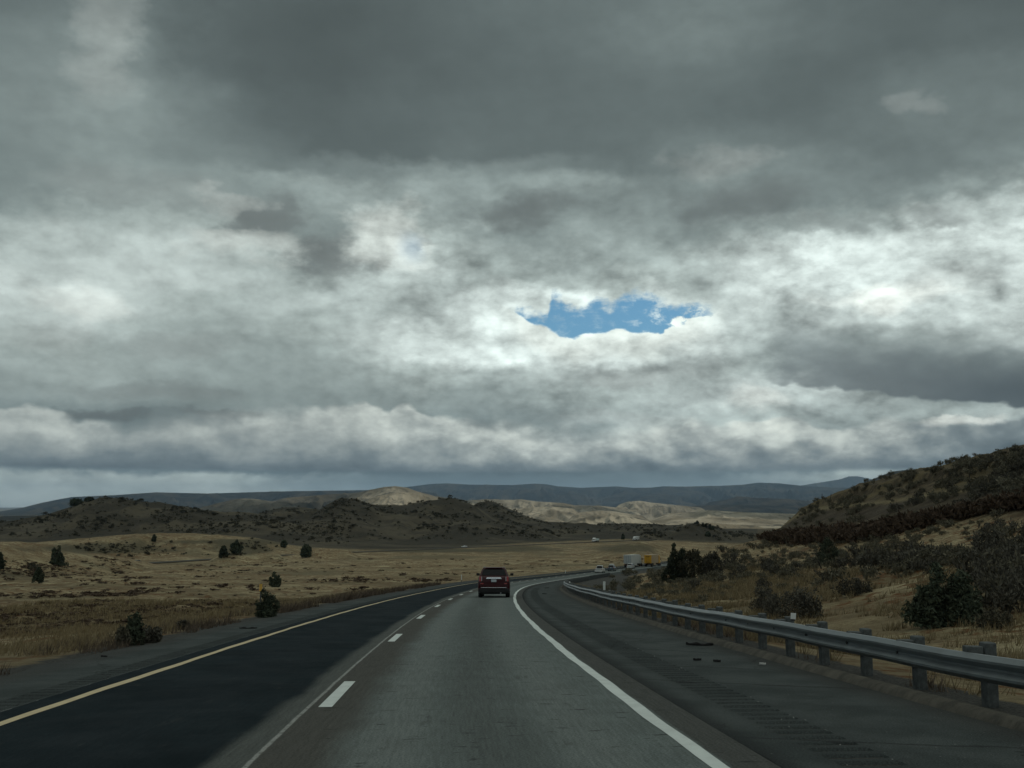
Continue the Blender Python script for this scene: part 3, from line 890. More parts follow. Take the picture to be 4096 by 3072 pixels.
def road_mats():
    # coordinates along / across the road as vector
    def base(name, rough, spec):
        m, g, b = new_mat(name, rough, spec=spec)
        s = at_(g, 'rs'); o = at_(g, 'ro')
        return m, g, b, s, o, g.vec(s, o, 0.0)

    def absd(g, o, c):
        return g.m('ABSOLUTE', g.m('SUBTRACT', o, c))
    # right lane: worn grey concrete-like pavement; left lane: fresh dark asphalt
    m, g, b, s, o, V = base('carriageway', .9, .04)
    grain = g.noise(V, 42.0, 4, .75)
    mott = g.noise(V, 1.1, 6, .65)
    streak = g.noise(g.vec(g.m('MULTIPLY', s, .10), g.m('MULTIPLY', o, 2.2)), 1.0, 4, .6)
    right = g.mix(g.mr(mott, .32, .68), (.112, .130, .125, 1), (.140, .162, .156, 1))
    oil = g.m('MULTIPLY', g.mr(absd(g, o, 1.98), .12, .85, 1, 0), g.mr(streak, .3, .6, .45, 1.0))
    right = g.mix(g.m('MULTIPLY', oil, .42), right, (.052, .055, .052, 1))
    path = g.mr(absd(g, o, .98), .1, .55, .22, 0.0)
    right = g.mix(path, right, (.20, .212, .20, 1))
    path = g.mr(absd(g, o, 2.95), .1, .55, .18, 0.0)
    right = g.mix(path, right, (.20, .212, .20, 1))
    brn = g.m('ADD', o, g.m('MULTIPLY', g.m('SUBTRACT', g.noise(g.vec(g.m('MULTIPLY', s, .5), o), 1.0, 5, .6), .5), .6))
    right = g.mix(g.mr(brn, .30, .85, .85, 0.0), right, (.068, .064, .056, 1))
    edgeb = g.m('ADD', o, g.m('MULTIPLY', g.m('SUBTRACT', g.noise(V, 2.0, 4, .6), .5), .12))
    right = g.mix(g.mr(edgeb, 3.98, 4.04, 0, .9), right, (.064, .065, .060, 1))
    # scuffs: small dark transverse nicks
    nick = g.noise(g.vec(g.m('MULTIPLY', s, 7.0), g.m('MULTIPLY', o, 2.0)), 1.0, 3, .6)
    right = g.mix(g.m('MULTIPLY', g.mr(nick, .63, .67), .7), right, (.03, .03, .03, 1))
    left = g.mix(g.mr(g.noise(V, .5, 5, .6), .35, .65), (.008, .014, .017, 1), (.014, .022, .026, 1))
    lp = g.mr(absd(g, o, -1.9), .3, .8, 1, 0)
    left = g.mix(g.m('MULTIPLY', lp, .35), left, (.016, .022, .026, 1))
    fuzz = g.m('ADD', o, g.m('MULTIPLY', g.m('SUBTRACT', g.noise(g.vec(g.m('MULTIPLY', s, .35), o), .9, 6, .62), .5), .42))
    left = g.mix(g.mr(fuzz, -.62, -.38), left, (.085, .092, .086, 1))
    j = g.m('ADD', o, g.m('MULTIPLY', g.m('SUBTRACT', g.noise(g.vec(s, 0.0), .7, 4, .7), .5), .05))
    c = g.mix(g.mr(j, -.19, -.17, 0, 1), left, right)
    tin = g.noise(g.vec(g.m('MULTIPLY', s, 1.4), g.m('MULTIPLY', o, 22.0)), 1.0, 4, .7)
    c = g.mix(1.0, c, g.vec(*[g.mr(tin, .3, .7, .86, 1.14)] * 3), 'MULTIPLY')
    blot = g.noise(g.vec(g.m('MULTIPLY', s, .7), g.m('MULTIPLY', o, 2.4)), 1.0, 6, .7)
    c = g.mix(g.mr(blot, .60, .72, 0, .45), c, (.045, .048, .046, 1))
    jl = g.m('MULTIPLY', g.mr(absd(g, j, -.18), .012, .034, 1, 0), g.mr(g.noise(V, 9.0, 4, .7), .36, .52, .35, 1.0))
    c = g.mix(g.m('MULTIPLY', jl, .75), c, (.34, .35, .33, 1))
    c = g.mix(1.0, c, g.vec(*[g.mr(grain, .3, .7, .66, 1.34)] * 3), 'MULTIPLY')
    g.link(c, b.inputs['Base Color'])
    g.link(g.mr(mott, .3, .7, .8, .95), b.inputs['Roughness'])
    bump(g, b, g.noise(V, 70.0, 3, .8), .006, .7)
    # shoulders
    m, g, b, s, o, V = base('shoulder', .92, .08)
    grain = g.noise(V, 46.0, 4, .8)
    c = g.mix(g.mr(g.noise(V, .7, 6, .65), .35, .65), (.038, .046, .045, 1), (.064, .074, .072, 1))
    c = g.mix(g.mr(absd(g, o, 5.32), .18, .55, .55, 0), c, (.034, .040, .040, 1))
    c = g.mix(g.mr(absd(g, o, -4.15), .16, .30, .55, 0), c, (.034, .040, .040, 1))
    ej = g.m('ADD', o, g.m('MULTIPLY', g.m('SUBTRACT', g.noise(V, 1.3, 5, .7), .5), .10))
    rs_ = g.mr(o, 0.0, .1)
    c = g.mix(g.m('MULTIPLY', rs_, g.mr(ej, 4.44, 4.86, .80, 0)), c, (.018, .021, .021, 1))
    c = g.mix(g.m('MULTIPLY', rs_, g.mr(ej, 4.44, 4.50, .9, 0)), c, (.006, .006, .006, 1))
    crk = g.node('ShaderNodeTexVoronoi', feature='DISTANCE_TO_EDGE'); g.link(g.vec(g.m('MULTIPLY', s, .16), g.m('ADD', g.m('MULTIPLY', o, .35), g.m('MULTIPLY', g.noise(V, .9, 4, .7), .5))), crk.inputs['Vector']); crk.inputs['Scale'].default_value = 1.0
    c = g.mix(g.mr(crk.outputs['Distance'], .002, .008, .7, 0), c, (.02, .022, .022, 1))
    c = g.mix(g.m('MULTIPLY', g.mr(o, 6.9, 7.6, 0, .6), 1.0), c, (.045, .044, .040, 1))
    c = g.mix(g.mr(o, -5.6, -4.9, .65, 0), c, (.050, .049, .045, 1))
    spk = g.noise(V, 26.0, 2, .5)
    c = g.mix(g.mr(spk, .72, .76, 0, .6), c, (.36, .36, .34, 1))
    fl = g.m('MULTIPLY', g.mr(absd(g, o, -3.86), .02, .06, 1, 0), g.mr(g.noise(g.vec(g.m('MULTIPLY', s, 3.5), g.m('MULTIPLY', o, 14.0)), 1.0, 3, .6), .55, .60))
    c = g.mix(fl, c, (.55, .56, .53, 1))
    fr = g.m('MULTIPLY', g.mr(absd(g, o, 5.62), .02, .08, 1, 0), g.mr(g.noise(g.vec(g.m('MULTIPLY', s, 5.0), g.m('MULTIPLY', o, 14.0)), 1.0, 3, .6), .64, .70, 0, .7))
    c = g.mix(fr, c, (.40, .41, .39, 1))
    c = g.mix(1.0, c, g.vec(*[g.mr(grain, .3, .7, .55, 1.5)] * 3), 'MULTIPLY')
    g.link(c, b.inputs['Base Color'])
    bump(g, b, g.noise(V, 55.0, 3, .8), .010, .8)

    def paint(name, col, worn):
        m, g, b, s, o, V = base(name, .6, .3)
        c = g.mix(g.mr(g.noise(V, 3.0, 5, .6), .35, .65), tuple(v * .86 for v in col) + (1,), tuple(col) + (1,))
        c = g.mix(g.m('MULTIPLY', g.mr(g.noise(V, 16.0, 5, .75), worn, worn + .07), .75), c, (.08, .085, .08, 1))
        g.link(c, b.inputs['Base Color'])
        bump(g, b, g.noise(V, 40.0, 3, .7), .003, .5)
    paint('white_paint', (.60, .65, .62), .64)
    paint('yellow_paint', (.56, .45, .26), .66)
    m, g, b, s, o, V = base('kerb', .9, .15)
    c = g.mix(g.mr(g.noise(V, 2.2, 6, .7), .3, .7), (.045, .043, .037, 1), (.110, .102, .082, 1))
    g.link(c, b.inputs['Base Color'])
    bump(g, b, g.noise(V, 22.0, 4, .7), .02, .8)


road_mats()
S0, S1 = -45.0, 760.0
# carriageway (both lanes)
strip('road', [-3.86, -3.0, -1.5, -.6, -.18, .5, 1.5, 2.5, 3.3, 4.42], S0, S1, 0.0, MAT['carriageway'])
jag = lambda S: -5.75 + .18 * np.array([fbm(np.array([s * .35]), np.array([2.2]), 3)[0] for s in S]) * 2
strip('hard_shoulder', [jag, -5.0, -4.36], S0, S1, -.012, MAT['shoulder'])
strip('hard_shoulder', [-3.94, -3.86], S0, S1, -.012, MAT['shoulder'])
strip('hard_shoulder', [4.42, 4.6, 5.02], S0, S1, -.028, MAT['shoulder'])
strip('hard_shoulder', [5.62, 6.5, 7.62], S0, S1, -.028, MAT['shoulder'])


def rumble(o0, o1, dz, depth, s0=-5, s1=110):
    S = np.arange(s0, s1, .05)
    ph = (S % .36) / .36
    gd = -depth * np.clip(np.cos((ph - .5) * 2 * math.pi) * 1.2 + .1, 0, 1)
    O = np.array([o0, o0 + .03, .5 * (o0 + o1), o1 - .03, o1])
    X, Y = road_xy(S[:, None].repeat(5, 1), O[None].repeat(len(S), 0))
    Z = zroad(S[:, None], O[None]) + dz + gd[:, None] * np.array([0, 1, 1, 1, 0])[None]
    n, m = X.shape
    idx = np.arange(n * m).reshape(n, m)
    Fq = np.stack([idx[:-1, :-1], idx[:-1, 1:], idx[1:, 1:], idx[1:, :-1]], -1).reshape(-1, 4)
    o = mesh_obj('rumble_strip', np.stack([X, Y, Z], -1).reshape(-1, 3), Fq, MAT['shoulder'])
    attr(o, 'rs', S[:, None].repeat(5, 1)); attr(o, 'ro', O[None].repeat(len(S), 0))
    tag(o, kind='structure')


rumble(-4.36, -3.94, -.012, .055)
rumble(5.02, 5.62, -.028, .055)
for a, b_, dz in ((-4.36, -3.94, -.012), (5.02, 5.62, -.028)):
    strip('hard_shoulder', [a, b_], 109.95, S1, dz, MAT['shoulder'])
    strip('hard_shoulder', [a, b_], S0, -5.0, dz, MAT['shoulder'])
wig = lambda c, k: (lambda S: c + .012 * np.sin(S * .7 + k) + .008 * np.sin(S * 2.3 + k))
strip('yellow_edge_line', [wig(-3.50, 0), wig(-3.35, 1)], S0, S1, .004, MAT['yellow_paint'])
strip('white_edge_line', [wig(3.82, 2), wig(3.985, 3)], S0, S1, .004, MAT['white_paint'])
# lane dashes: the far end of the nearest visible one is 16.3 m ahead
dv, dfc, dS, dO = [], [], [], []
for k in range(-3, 45):
    e = 16.3 + 12.19 * k
    S = np.linspace(e - 3.05, e, 5)
    i0 = len(dv)
    for s in S:
        for o in (-.055, .115):
            x, y = road_xy(s, o); dv.append((x, y, float(zroad(s, o)) + .005)); dS.append(s); dO.append(o)
    for j in range(4):
        a = i0 + 2 * j
        dfc.append((a, a + 1, a + 3, a + 2))
o = mesh_obj('dashed_lane_line', dv, np.array(dfc), MAT['white_paint'])
attr(o, 'rs', dS); attr(o, 'ro', dO); tag(o, kind='structure')
# asphalt kerb under the guardrail
strip('kerb', [7.60, 7.64, 7.69, 7.75, 7.84, 7.90, 7.94], S0, 262, -.03, MAT['kerb'], dzs=[-.04, .01, .07, .10, .10, .07, -.08])

# ------------------------------------------------------------------ the far carriageway, running the other way
FARC = [(-1200, 2290, 430), (-300, 2272, 450), (300, 2262, 480), (539, 2257, 510), (900, 2232, 580), (1255, 2214, 660), (1560, 2203, 730), (1857, 2190, 800), (2100, 2180, 860), (2353, 2169, 925), (2520, 2161, 1060), (2680, 2157, 1200), (2900, 2156, 1350)]
_fx = np.array([tx(p[0], p[1]) * p[2] for p in FARC]); _fy = np.array([p[2] for p in FARC], float)
_fz = np.array([rel(p[1]) * p[2] + CAMH for p in FARC])
_fu = np.linspace(0, len(FARC) - 1, 400)


def _spl(a):
    r = np.interp(_fu, np.arange(len(a)), a)
    return np.convolve(np.pad(r, 25, mode='edge'), np.ones(51) / 51, 'valid')


FX, FY, FZ = _spl(_fx), _spl(_fy), _spl(_fz)


def far_at(px):
    """point of the far carriageway seen at photo column px, and its heading"""
    cx = 2048 + F * (FX / FY) * 1.0112
    i = int(np.argmin(np.abs(cx - px)))
    i = min(max(i, 2), len(FX) - 3)
    return Vector((FX[i], FY[i], FZ[i])), math.atan2(FY[i + 2] - FY[i - 2], FX[i + 2] - FX[i - 2])


def far_road():
    d = np.stack([np.gradient(FX), np.gradient(FY)], 1); d /= np.linalg.norm(d, axis=1)[:, None]
    n = np.stack([-d[:, 1], d[:, 0]], 1)
    V = []
    for w in (-4.5, 0, 4.5):
        V.append(np.stack([FX + n[:, 0] * w, FY + n[:, 1] * w, FZ + .02], 1))
    V = np.stack(V, 1).reshape(-1, 3)
    k = len(FX); idx = np.arange(k * 3).reshape(k, 3)
    Fq = np.stack([idx[:-1, :-1], idx[1:, :-1], idx[1:, 1:], idx[:-1, 1:]], -1).reshape(-1, 4)
    m, g, b = new_mat('far_asphalt', .9, (.075, .070, .058), spec=.1)
    o = mesh_obj('far_road', V, Fq, m)
    tag(o, kind='structure')


near_ground()
far_ground()
far_road()


def ground_hit(px, py, y0=8.0, y1=2500.0):
    """where the ray through a photo pixel first meets the ground"""
    t = float(tx(px, py)); r = float(rel(py))
    c = int(np.argmin(np.abs(GRID['T'] - t)))
    Yr = GRID['Y']; Z = GRID['Z'][:, c]
    sel = (Yr >= y0) & (Yr <= y1)
    Ys = Yr[sel]; d = CAMH + r * Ys - Z[sel]
    i = int(np.argmax(d <= 0))
    if d[i] > 0: i = int(np.argmin(d))
    Yh = Ys[i]
    if i > 0 and d[i] <= 0 < d[i - 1]:
        Yh = Ys[i - 1] + d[i - 1] / (d[i - 1] - d[i] + 1e-9) * (Ys[i] - Ys[i - 1])
    return Vector((t * Yh, Yh, float(terrain_z(np.array([t * Yh]), np.array([Yh]))[0][0])))


def zat(x, y):
    return float(terrain_z(np.array([float(x)]), np.array([float(y)]))[0][0])


# ------------------------------------------------------------------ mesh builder for made things
class MB:
    def __init__(s): s.v = []; s.f = []

    def quadbox(s, c):
        """8 corners: bottom ring of four then top ring of four"""
        i = len(s.v); s.v += [tuple(p) for p in c]
        for f in ((3, 2, 1, 0), (4, 5, 6, 7), (0, 1, 5, 4), (1, 2, 6, 5), (2, 3, 7, 6), (3, 0, 4, 7)):
            s.f.append(tuple(i + k for k in f))
        return s

    def box(s, x0, x1, y0, y1, z0, z1, c=0.0):
        if c <= 0:
            return s.quadbox([(x0, y0, z0), (x1, y0, z0), (x1, y1, z0), (x0, y1, z0), (x0, y0, z1), (x1, y0, z1), (x1, y1, z1), (x0, y1, z1)])
        # chamfered box: loft of rounded rings
        def ring(z, q):
            return [(x0 + q + c, y0 + q, z), (x1 - q - c, y0 + q, z), (x1 - q, y0 + q + c, z), (x1 - q, y1 - q - c, z), (x1 - q - c, y1 - q, z), (x0 + q + c, y1 - q, z), (x0 + q, y1 - q - c, z), (x0 + q, y0 + q + c, z)]
        return s.loft([ring(z0, c), ring(z0 + c, 0), ring(z1 - c, 0), ring(z1, c)])

    def loft(s, rings, cap=True):
        i = len(s.v); n = len(rings[0])
        for r in rings: s.v += [tuple(p) for p in r]
        for a in range(len(rings) - 1):
            for k in range(n):
                s.f.append((i + a * n + k, i + a * n + (k + 1) % n, i + (a + 1) * n + (k + 1) % n, i + (a + 1) * n + k))
        if cap:
            s.f.append(tuple(i + k for k in range(n))[::-1])
            s.f.append(tuple(i + (len(rings) - 1) * n + k for k in range(n)))
        return s

    def cyl(s, p0, p1, r0, r1=None, n=14, cap=True):
        r1 = r0 if r1 is None else r1
        p0 = Vector(p0); p1 = Vector(p1); d = (p1 - p0).normalized()
        a = d.orthogonal().normalized(); b = d.cross(a)
        rg = []
        for p, r in ((p0, r0), (p1, r1)):
            rg.append([p + a * (r * math.cos(2 * math.pi * k / n)) + b * (r * math.sin(2 * math.pi * k / n)) for k in range(n)])
        return s.loft(rg, cap)

    def build(s, name, mat, parent=None, smooth=False, bev=0.0):
        o = mesh_obj(name, s.v, s.f, mat, parent, smooth)
        if bev > 0:
            m = o.modifiers.new('b', 'BEVEL'); m.width = bev; m.segments = 2; m.limit_method = 'ANGLE'; m.angle_limit = R_(35)
            me2 = o.modifiers.new('n', 'WEIGHTED_NORMAL'); me2.keep_sharp = True
            o.data.polygons.foreach_set('use_smooth', [True] * len(o.data.polygons))
        return o


def simple(name, col, rough=.6, metallic=0.0, spec=.4, var=.15, scale=8.0, emit=None, coat=0.0):
    if name in MAT: return MAT[name]
    m, g, b = new_mat(name, rough, metallic=metallic, spec=spec)
    tcn = g.node('ShaderNodeTexCoord')
    n = g.noise(tcn.outputs['Object'], scale, 5, .65)
    c = g.mix(g.mr(n, .3, .7), tuple(v * (1 - var) for v in col) + (1,), tuple(min(1, v * (1 + var)) for v in col) + (1,))
    g.link(c, b.inputs['Base Color'])
    g.link(g.mr(n, .3, .7, max(.02, rough * .85), min(1, rough * 1.15)), b.inputs['Roughness'])
    if coat: b.inputs['Coat Weight'].default_value = coat; b.inputs['Coat Roughness'].default_value = .08
    if emit:
        b.inputs['Emission Color'].default_value = (*col, 1); b.inputs['Emission Strength'].default_value = emit
    return m


def copy_tree(o, parent=None):
    c = o.copy(); COL.objects.link(c); c.parent = parent
    for ch in list(o.children): copy_tree(ch, c)
    return c


# ------------------------------------------------------------------ guardrail
def guardrail():
    galv = simple('galvanised', (.14, .160, .166), .42, .6, .5, .18, 3.0)
    wood = simple('weathered_post', (.085, .093, .092), .9, 0, .15, .35, 9.0)
    dark = simple('bolt_metal', (.05, .05, .05), .6, .5, .3)
    root = empty('guardrail', (*road_xy(8.0, 8.2), float(zroad(8.0, 8.2))))
    tag(root, 'galvanised W-beam guardrail on grey wooden posts following the curve of the right shoulder', 'guardrail')
    inv = Matrix.Translation(-root.location)
    # profile: (offset towards the road, height above the shoulder)
    prof = [(.02, .765), (-.012, .762), (-.045, .735), (-.082, .705), (-.082, .675), (-.040, .640), (-.006, .612), (-.006, .588), (-.040, .560), (-.082, .525), (-.082, .495), (-.045, .465), (-.012, .438), (.02, .435)]
    th = .006
    OB = 8.12
    L = 8.2
    s = -6.0
    while s < 256:
        S = np.arange(s, s + L + .01, L / 8.0)
        P1 = []
        for ss in S:
            r = []
            zb = float(zroad(ss, 8.0)) - .115 + .012 * math.sin(ss * .35) + .006 * math.sin(ss * 1.3)
            ow = OB + .012 * math.sin(ss * .8)
            for (dx, h) in prof:
                x, y = road_xy(ss, ow + dx); r.append((x - root.location.x, y - root.location.y, zb + h - root.location.z))
            for (dx, h) in reversed(prof):
                x, y = road_xy(ss, ow + dx + th); r.append((x - root.location.x, y - root.location.y, zb + h - .002 - root.location.z))
            P1.append(r)
        m = MB(); m.loft(P1)
        # lap joint collar with bolt heads
        m.build('rail_panel', galv, root, smooth=False)
        s += L
    # posts
    post = MB(); post.box(-.075, .075, -.09, .09, -.75, .74, .012)
    blk = MB(); blk.box(-.30, -.092, -.075, .075, .36, .69, .008)
    cap = MB().cyl((-.335, 0, .51), (-.305, 0, .51), .022, n=8)
    p0 = post.build('post', wood, None); b0 = blk.build('spacer_block', wood, p0); c0 = cap.build('bolt', dark, p0)
    first = True; k = 0
    s = 2.9
    extra = MB(); bextra = MB()
    while s < 256:
        x, y = road_xy(s, OB + .31)
        a = (s - CY) / RR
        if k < 100:
            if first: p = p0; first = False
            else: p = copy_tree(p0)
            p.parent = root
            p.location = (x - root.location.x, y - root.location.y, float(zroad(s, 8.2)) - .02 + random.uniform(-.02, .03) - root.location.z)
            p.rotation_euler = (random.uniform(-.02, .02), random.uniform(-.025, .025), -a + random.uniform(-.06, .06))
        else:
            z = float(zroad(s, 8.2)) - root.location.z; q = x - root.location.x; w = y - root.location.y
            extra.box(q - .1, q + .1, w - .1, w + .1, z - .7, z + .83)
        k += 1
        s += 2.03
    e = extra.build('post', wood, root); e['kind'] = 'stuff'
    # reflectors standing on spacer blocks
    refl = simple('reflector_sheet', (.66, .68, .66), .45, 0, .5, .05)
    for j, (sv, lab) in enumerate(((20.4, 'small square white reflector tilted on top of a near guardrail block'), (88.0, 'tiny white reflector on the guardrail just before the bend'))):
        x, y = road_xy(sv, OB + .14)
        t = empty('reflector', (x, y, float(zroad(sv, 8.2)) + .695), -(sv - CY) / RR)
        MB().box(-.052, .052, -.012, .0, .02, .14, .004).build('plate', refl, t)
        MB().box(-.04, .04, -.006, .03, -.01, .035).build('bracket', dark, t)
        t.rotation_euler[1] = R_(4)
        tag(t, lab, 'reflector', 'reflectors on the guardrail')


guardrail()


def marker_posts():
    wh = simple('marker_white', (.62, .66, .64), .55, 0, .4, .06)
    gr = simple('marker_steel', (.09, .09, .085), .7, .3, .3, .2)
    ye = simple('marker_yellow', (.62, .36, .07), .55, 0, .4, .1)
    # white paddle behind the rail
    p = Vector((tx(2417, 2343) * 62.0, 62.0, 0)); p.z = zat(p.x, p.y)
    zt = CAMH + float(rel(2326)) * 62.0; zb = CAMH + float(rel(2360)) * 62.0
    t = empty('marker_post', p)
    MB().box(-.07, .07, -.008, .008, zb - p.z, zt - p.z, .006).build('reflective_panel', wh, t)
    MB().box(-.03, .03, .009, .03, -.3, zt - p.z - .1).build('stake', gr, t)
    tag(t, 'white upright marker panel standing behind the guardrail left of the dark bushes', 'road marker')
    t = empty('marker_post', ground_hit(1040, 2466, 20, 60))
    h = 1.25
    MB().box(-.055, .055, -.012, -.004, h - .28, h, .003).build('reflective_panel', ye, t)
    MB().box(-.028, .028, -.003, .018, -.3, h + .02).build('stake', gr, t)
    tag(t, 'thin dark stake with a yellow plate beside the roadside juniper on the left', 'road marker')
    for px, py, hh, lab in ((1846, 2331, 1.0, 'thin pale stake on the left verge beyond the red car'), (2262, 2300, 1.1, 'short white stake on the far verge just above the start of the bend')):
        q = ground_hit(px, py, 60, 400)
        t = empty('marker_post', q)
        MB().box(-.05, .05, -.008, .008, .35, hh, .003).build('reflective_panel', wh, t)
        MB().box(-.03, .03, .009, .03, -.2, hh).build('stake', gr, t)
        tag(t, lab, 'road marker')


marker_posts()


def fence_posts():
    wood = simple('old_fence_wood', (.045, .040, .034), .95, 0, .1, .4, 6.0)
    spots = [(3240, 2036, 22, .1), (3290, 1998, 22, -.05), (3322, 1998, 22, .12), (3560, 2000, 26, .25), (3568, 1978, 20, .35), (3796, 1968, 34, .15), (3878, 1935, 44, .05), (3986, 1932, 44, .75), (3478, 2258, 42, .22), (3287, 2275, 36, .45), (3470, 2294, 20, .8), (3950, 2240, 30, 0)]
    for i, (px, py, hp, lean) in enumerate(spots):
        q = ground_hit(px, py, 25, 400)
        h = max(.7, min(1.5, hp / F * q.y))
        m = MB()
        rr = .085
        rings = []
        for k in range(5):
            z = -.25 + (h + .25) * k / 4
            r = rr * (1 - .08 * k) * random.uniform(.85, 1.1)
            rings.append([(r * math.cos(a) + .03 * math.sin(k * 1.7 + i), r * math.sin(a), z) for a in np.linspace(0, 2 * math.pi, 8, endpoint=False)])
        m.loft(rings)
        o = m.build('fence_post', wood)
        o.location = q; o.rotation_euler = (random.uniform(-.1, .1), lean * (1 if i != 8 and i != 9 else -1), 0)
        where = ['at the left foot of the ridge', 'upright on the left end of the ridge', 'beside another on the left end of the ridge', 'leaning above the middle of the cut bank', 'leaning low just under its neighbour mid ridge',
                 'leaning on the bare slope above the cut bank', 'upright and tallest on the upper right slope', 'tipped far over on the upper right slope', 'dark and leaning in the scrub below the hill',
                 'leaning beside the dark juniper on the slope', 'short and broken in the scrub below the hill', 'half hidden in scrub near the right edge'][i]
        tag(o, 'weathered wooden fence post ' + where, 'fence post', 'old fence posts on the right hillside')


fence_posts()


def scraps():
    rub = simple('tyre_rubber', (.012, .012, .012), .8, 0, .3, .3, 20)
    pale = simple('litter_pale', (.55, .55, .52), .7, 0, .3, .2, 20)
    L = [(2800, 2579, .62, rub, 'long black strip of tyre tread on the shoulder below the guardrail'), (2789, 2640, .16, rub, 'small black scrap of rubber, leftmost below the long tyre strip'),
         (2868, 2645, .14, rub, 'curled black scrap of rubber, rightmost below the long tyre strip'), (3050, 2657, .12, pale, 'small pale piece of litter lying near the kerb'),
         (2178, 2375, .35, rub, 'black tyre scrap on the shoulder near the start of the rail'), (2187, 2352, .45, rub, 'flat black tyre scrap furthest away on the right shoulder'),
         (991, 2514, .55, rub, 'black strip of tyre tread lying across the left shoulder'), (417, 2628, .14, rub, 'small black scrap at the left shoulder edge')]
    for px, py, ln, mt, lab in L:
        r = float(rel(py)); t = float(tx(px, py))
        Ys = np.linspace(9, 260, 3000)
        s, o = road_so(t * Ys, Ys)
        i = int(np.argmax(CAMH + r * Ys <= zroad(s, o) - .01))
        y = Ys[i]; x = t * y; z = float(zroad(s[i], o[i])) - .02
        m = MB()
        n = 9; w = ln * .22
        rings = []
        for k in range(n):
            u = k / (n - 1) - .5
            ww = w * (1 - (2 * u) ** 4) * random.uniform(.6, 1.1) + .01
            zz = .02 + .07 * ln * math.cos(u * 7 + px) ** 2 * random.uniform(.5, 1.2)
            yo = .12 * ln * math.sin(u * 5 + px)
            rings.append([(u * ln, yo - ww / 2, 0), (u * ln, yo + ww / 2, 0), (u * ln, yo + ww / 2 * .8, zz + .012), (u * ln, yo - ww / 2 * .8, zz + .016)])
        m.loft(rings)
        o = m.build('tyre_scrap' if mt is rub else 'litter', mt, smooth=True)
        o.location = (x, y, z); o.rotation_euler = (0, 0, random.uniform(-.2, .2))
        tag(o, lab, 'road debris', 'scraps lying on the road shoulders')


scraps()
# ------------------------------------------------------------------ vehicles (origin on the road under the tail, nose towards +Y)
def wheel(parent, x, y, r, w, n=18):
    tyre = simple('tyre', (.014, .014, .015), .85, 0, .25, .2)
    rim = simple('rim', (.28, .29, .30), .35, .8, .5, .1)
    sx = 1 if x > 0 else -1
    m = MB()
    prof = [(0, r * .62), (0, r * .93), (.03, r), (w - .03, r), (w, r * .93), (w, r * .62)]
    rings = []
    for k in range(n):
        a = 2 * math.pi * k / n
        rings.append([(x - sx * d, y + q * math.cos(a), r + q * math.sin(a)) for d, q in prof])
    i = len(m.v)
    for rg in rings: m.v += rg
    for k in range(n):
        for j in range(6):
            m.f.append((i + k * 6 + j, i + k * 6 + (j + 1) % 6, i + ((k + 1) % n) * 6 + (j + 1) % 6, i + ((k + 1) % n) * 6 + j))
    t = m.build('wheel', tyre, parent, smooth=True)
    MB().cyl((x - sx * .03, y, r), (x - sx * .10, y, r), r * .62, r * .5, n=n).build('rim', rim, t)
    return t


def panel(parent, name, pts, mat, th=.012, n=None):
    """thin panel through 4+ points, thickened along its normal"""
    P = [Vector(p) for p in pts]
    nn = (P[1] - P[0]).cross(P[2] - P[1]).normalized()
    m = MB(); m.loft([[p - nn * .01 for p in P], [p + nn * th for p in P]])
    return m.build(name, mat, parent)


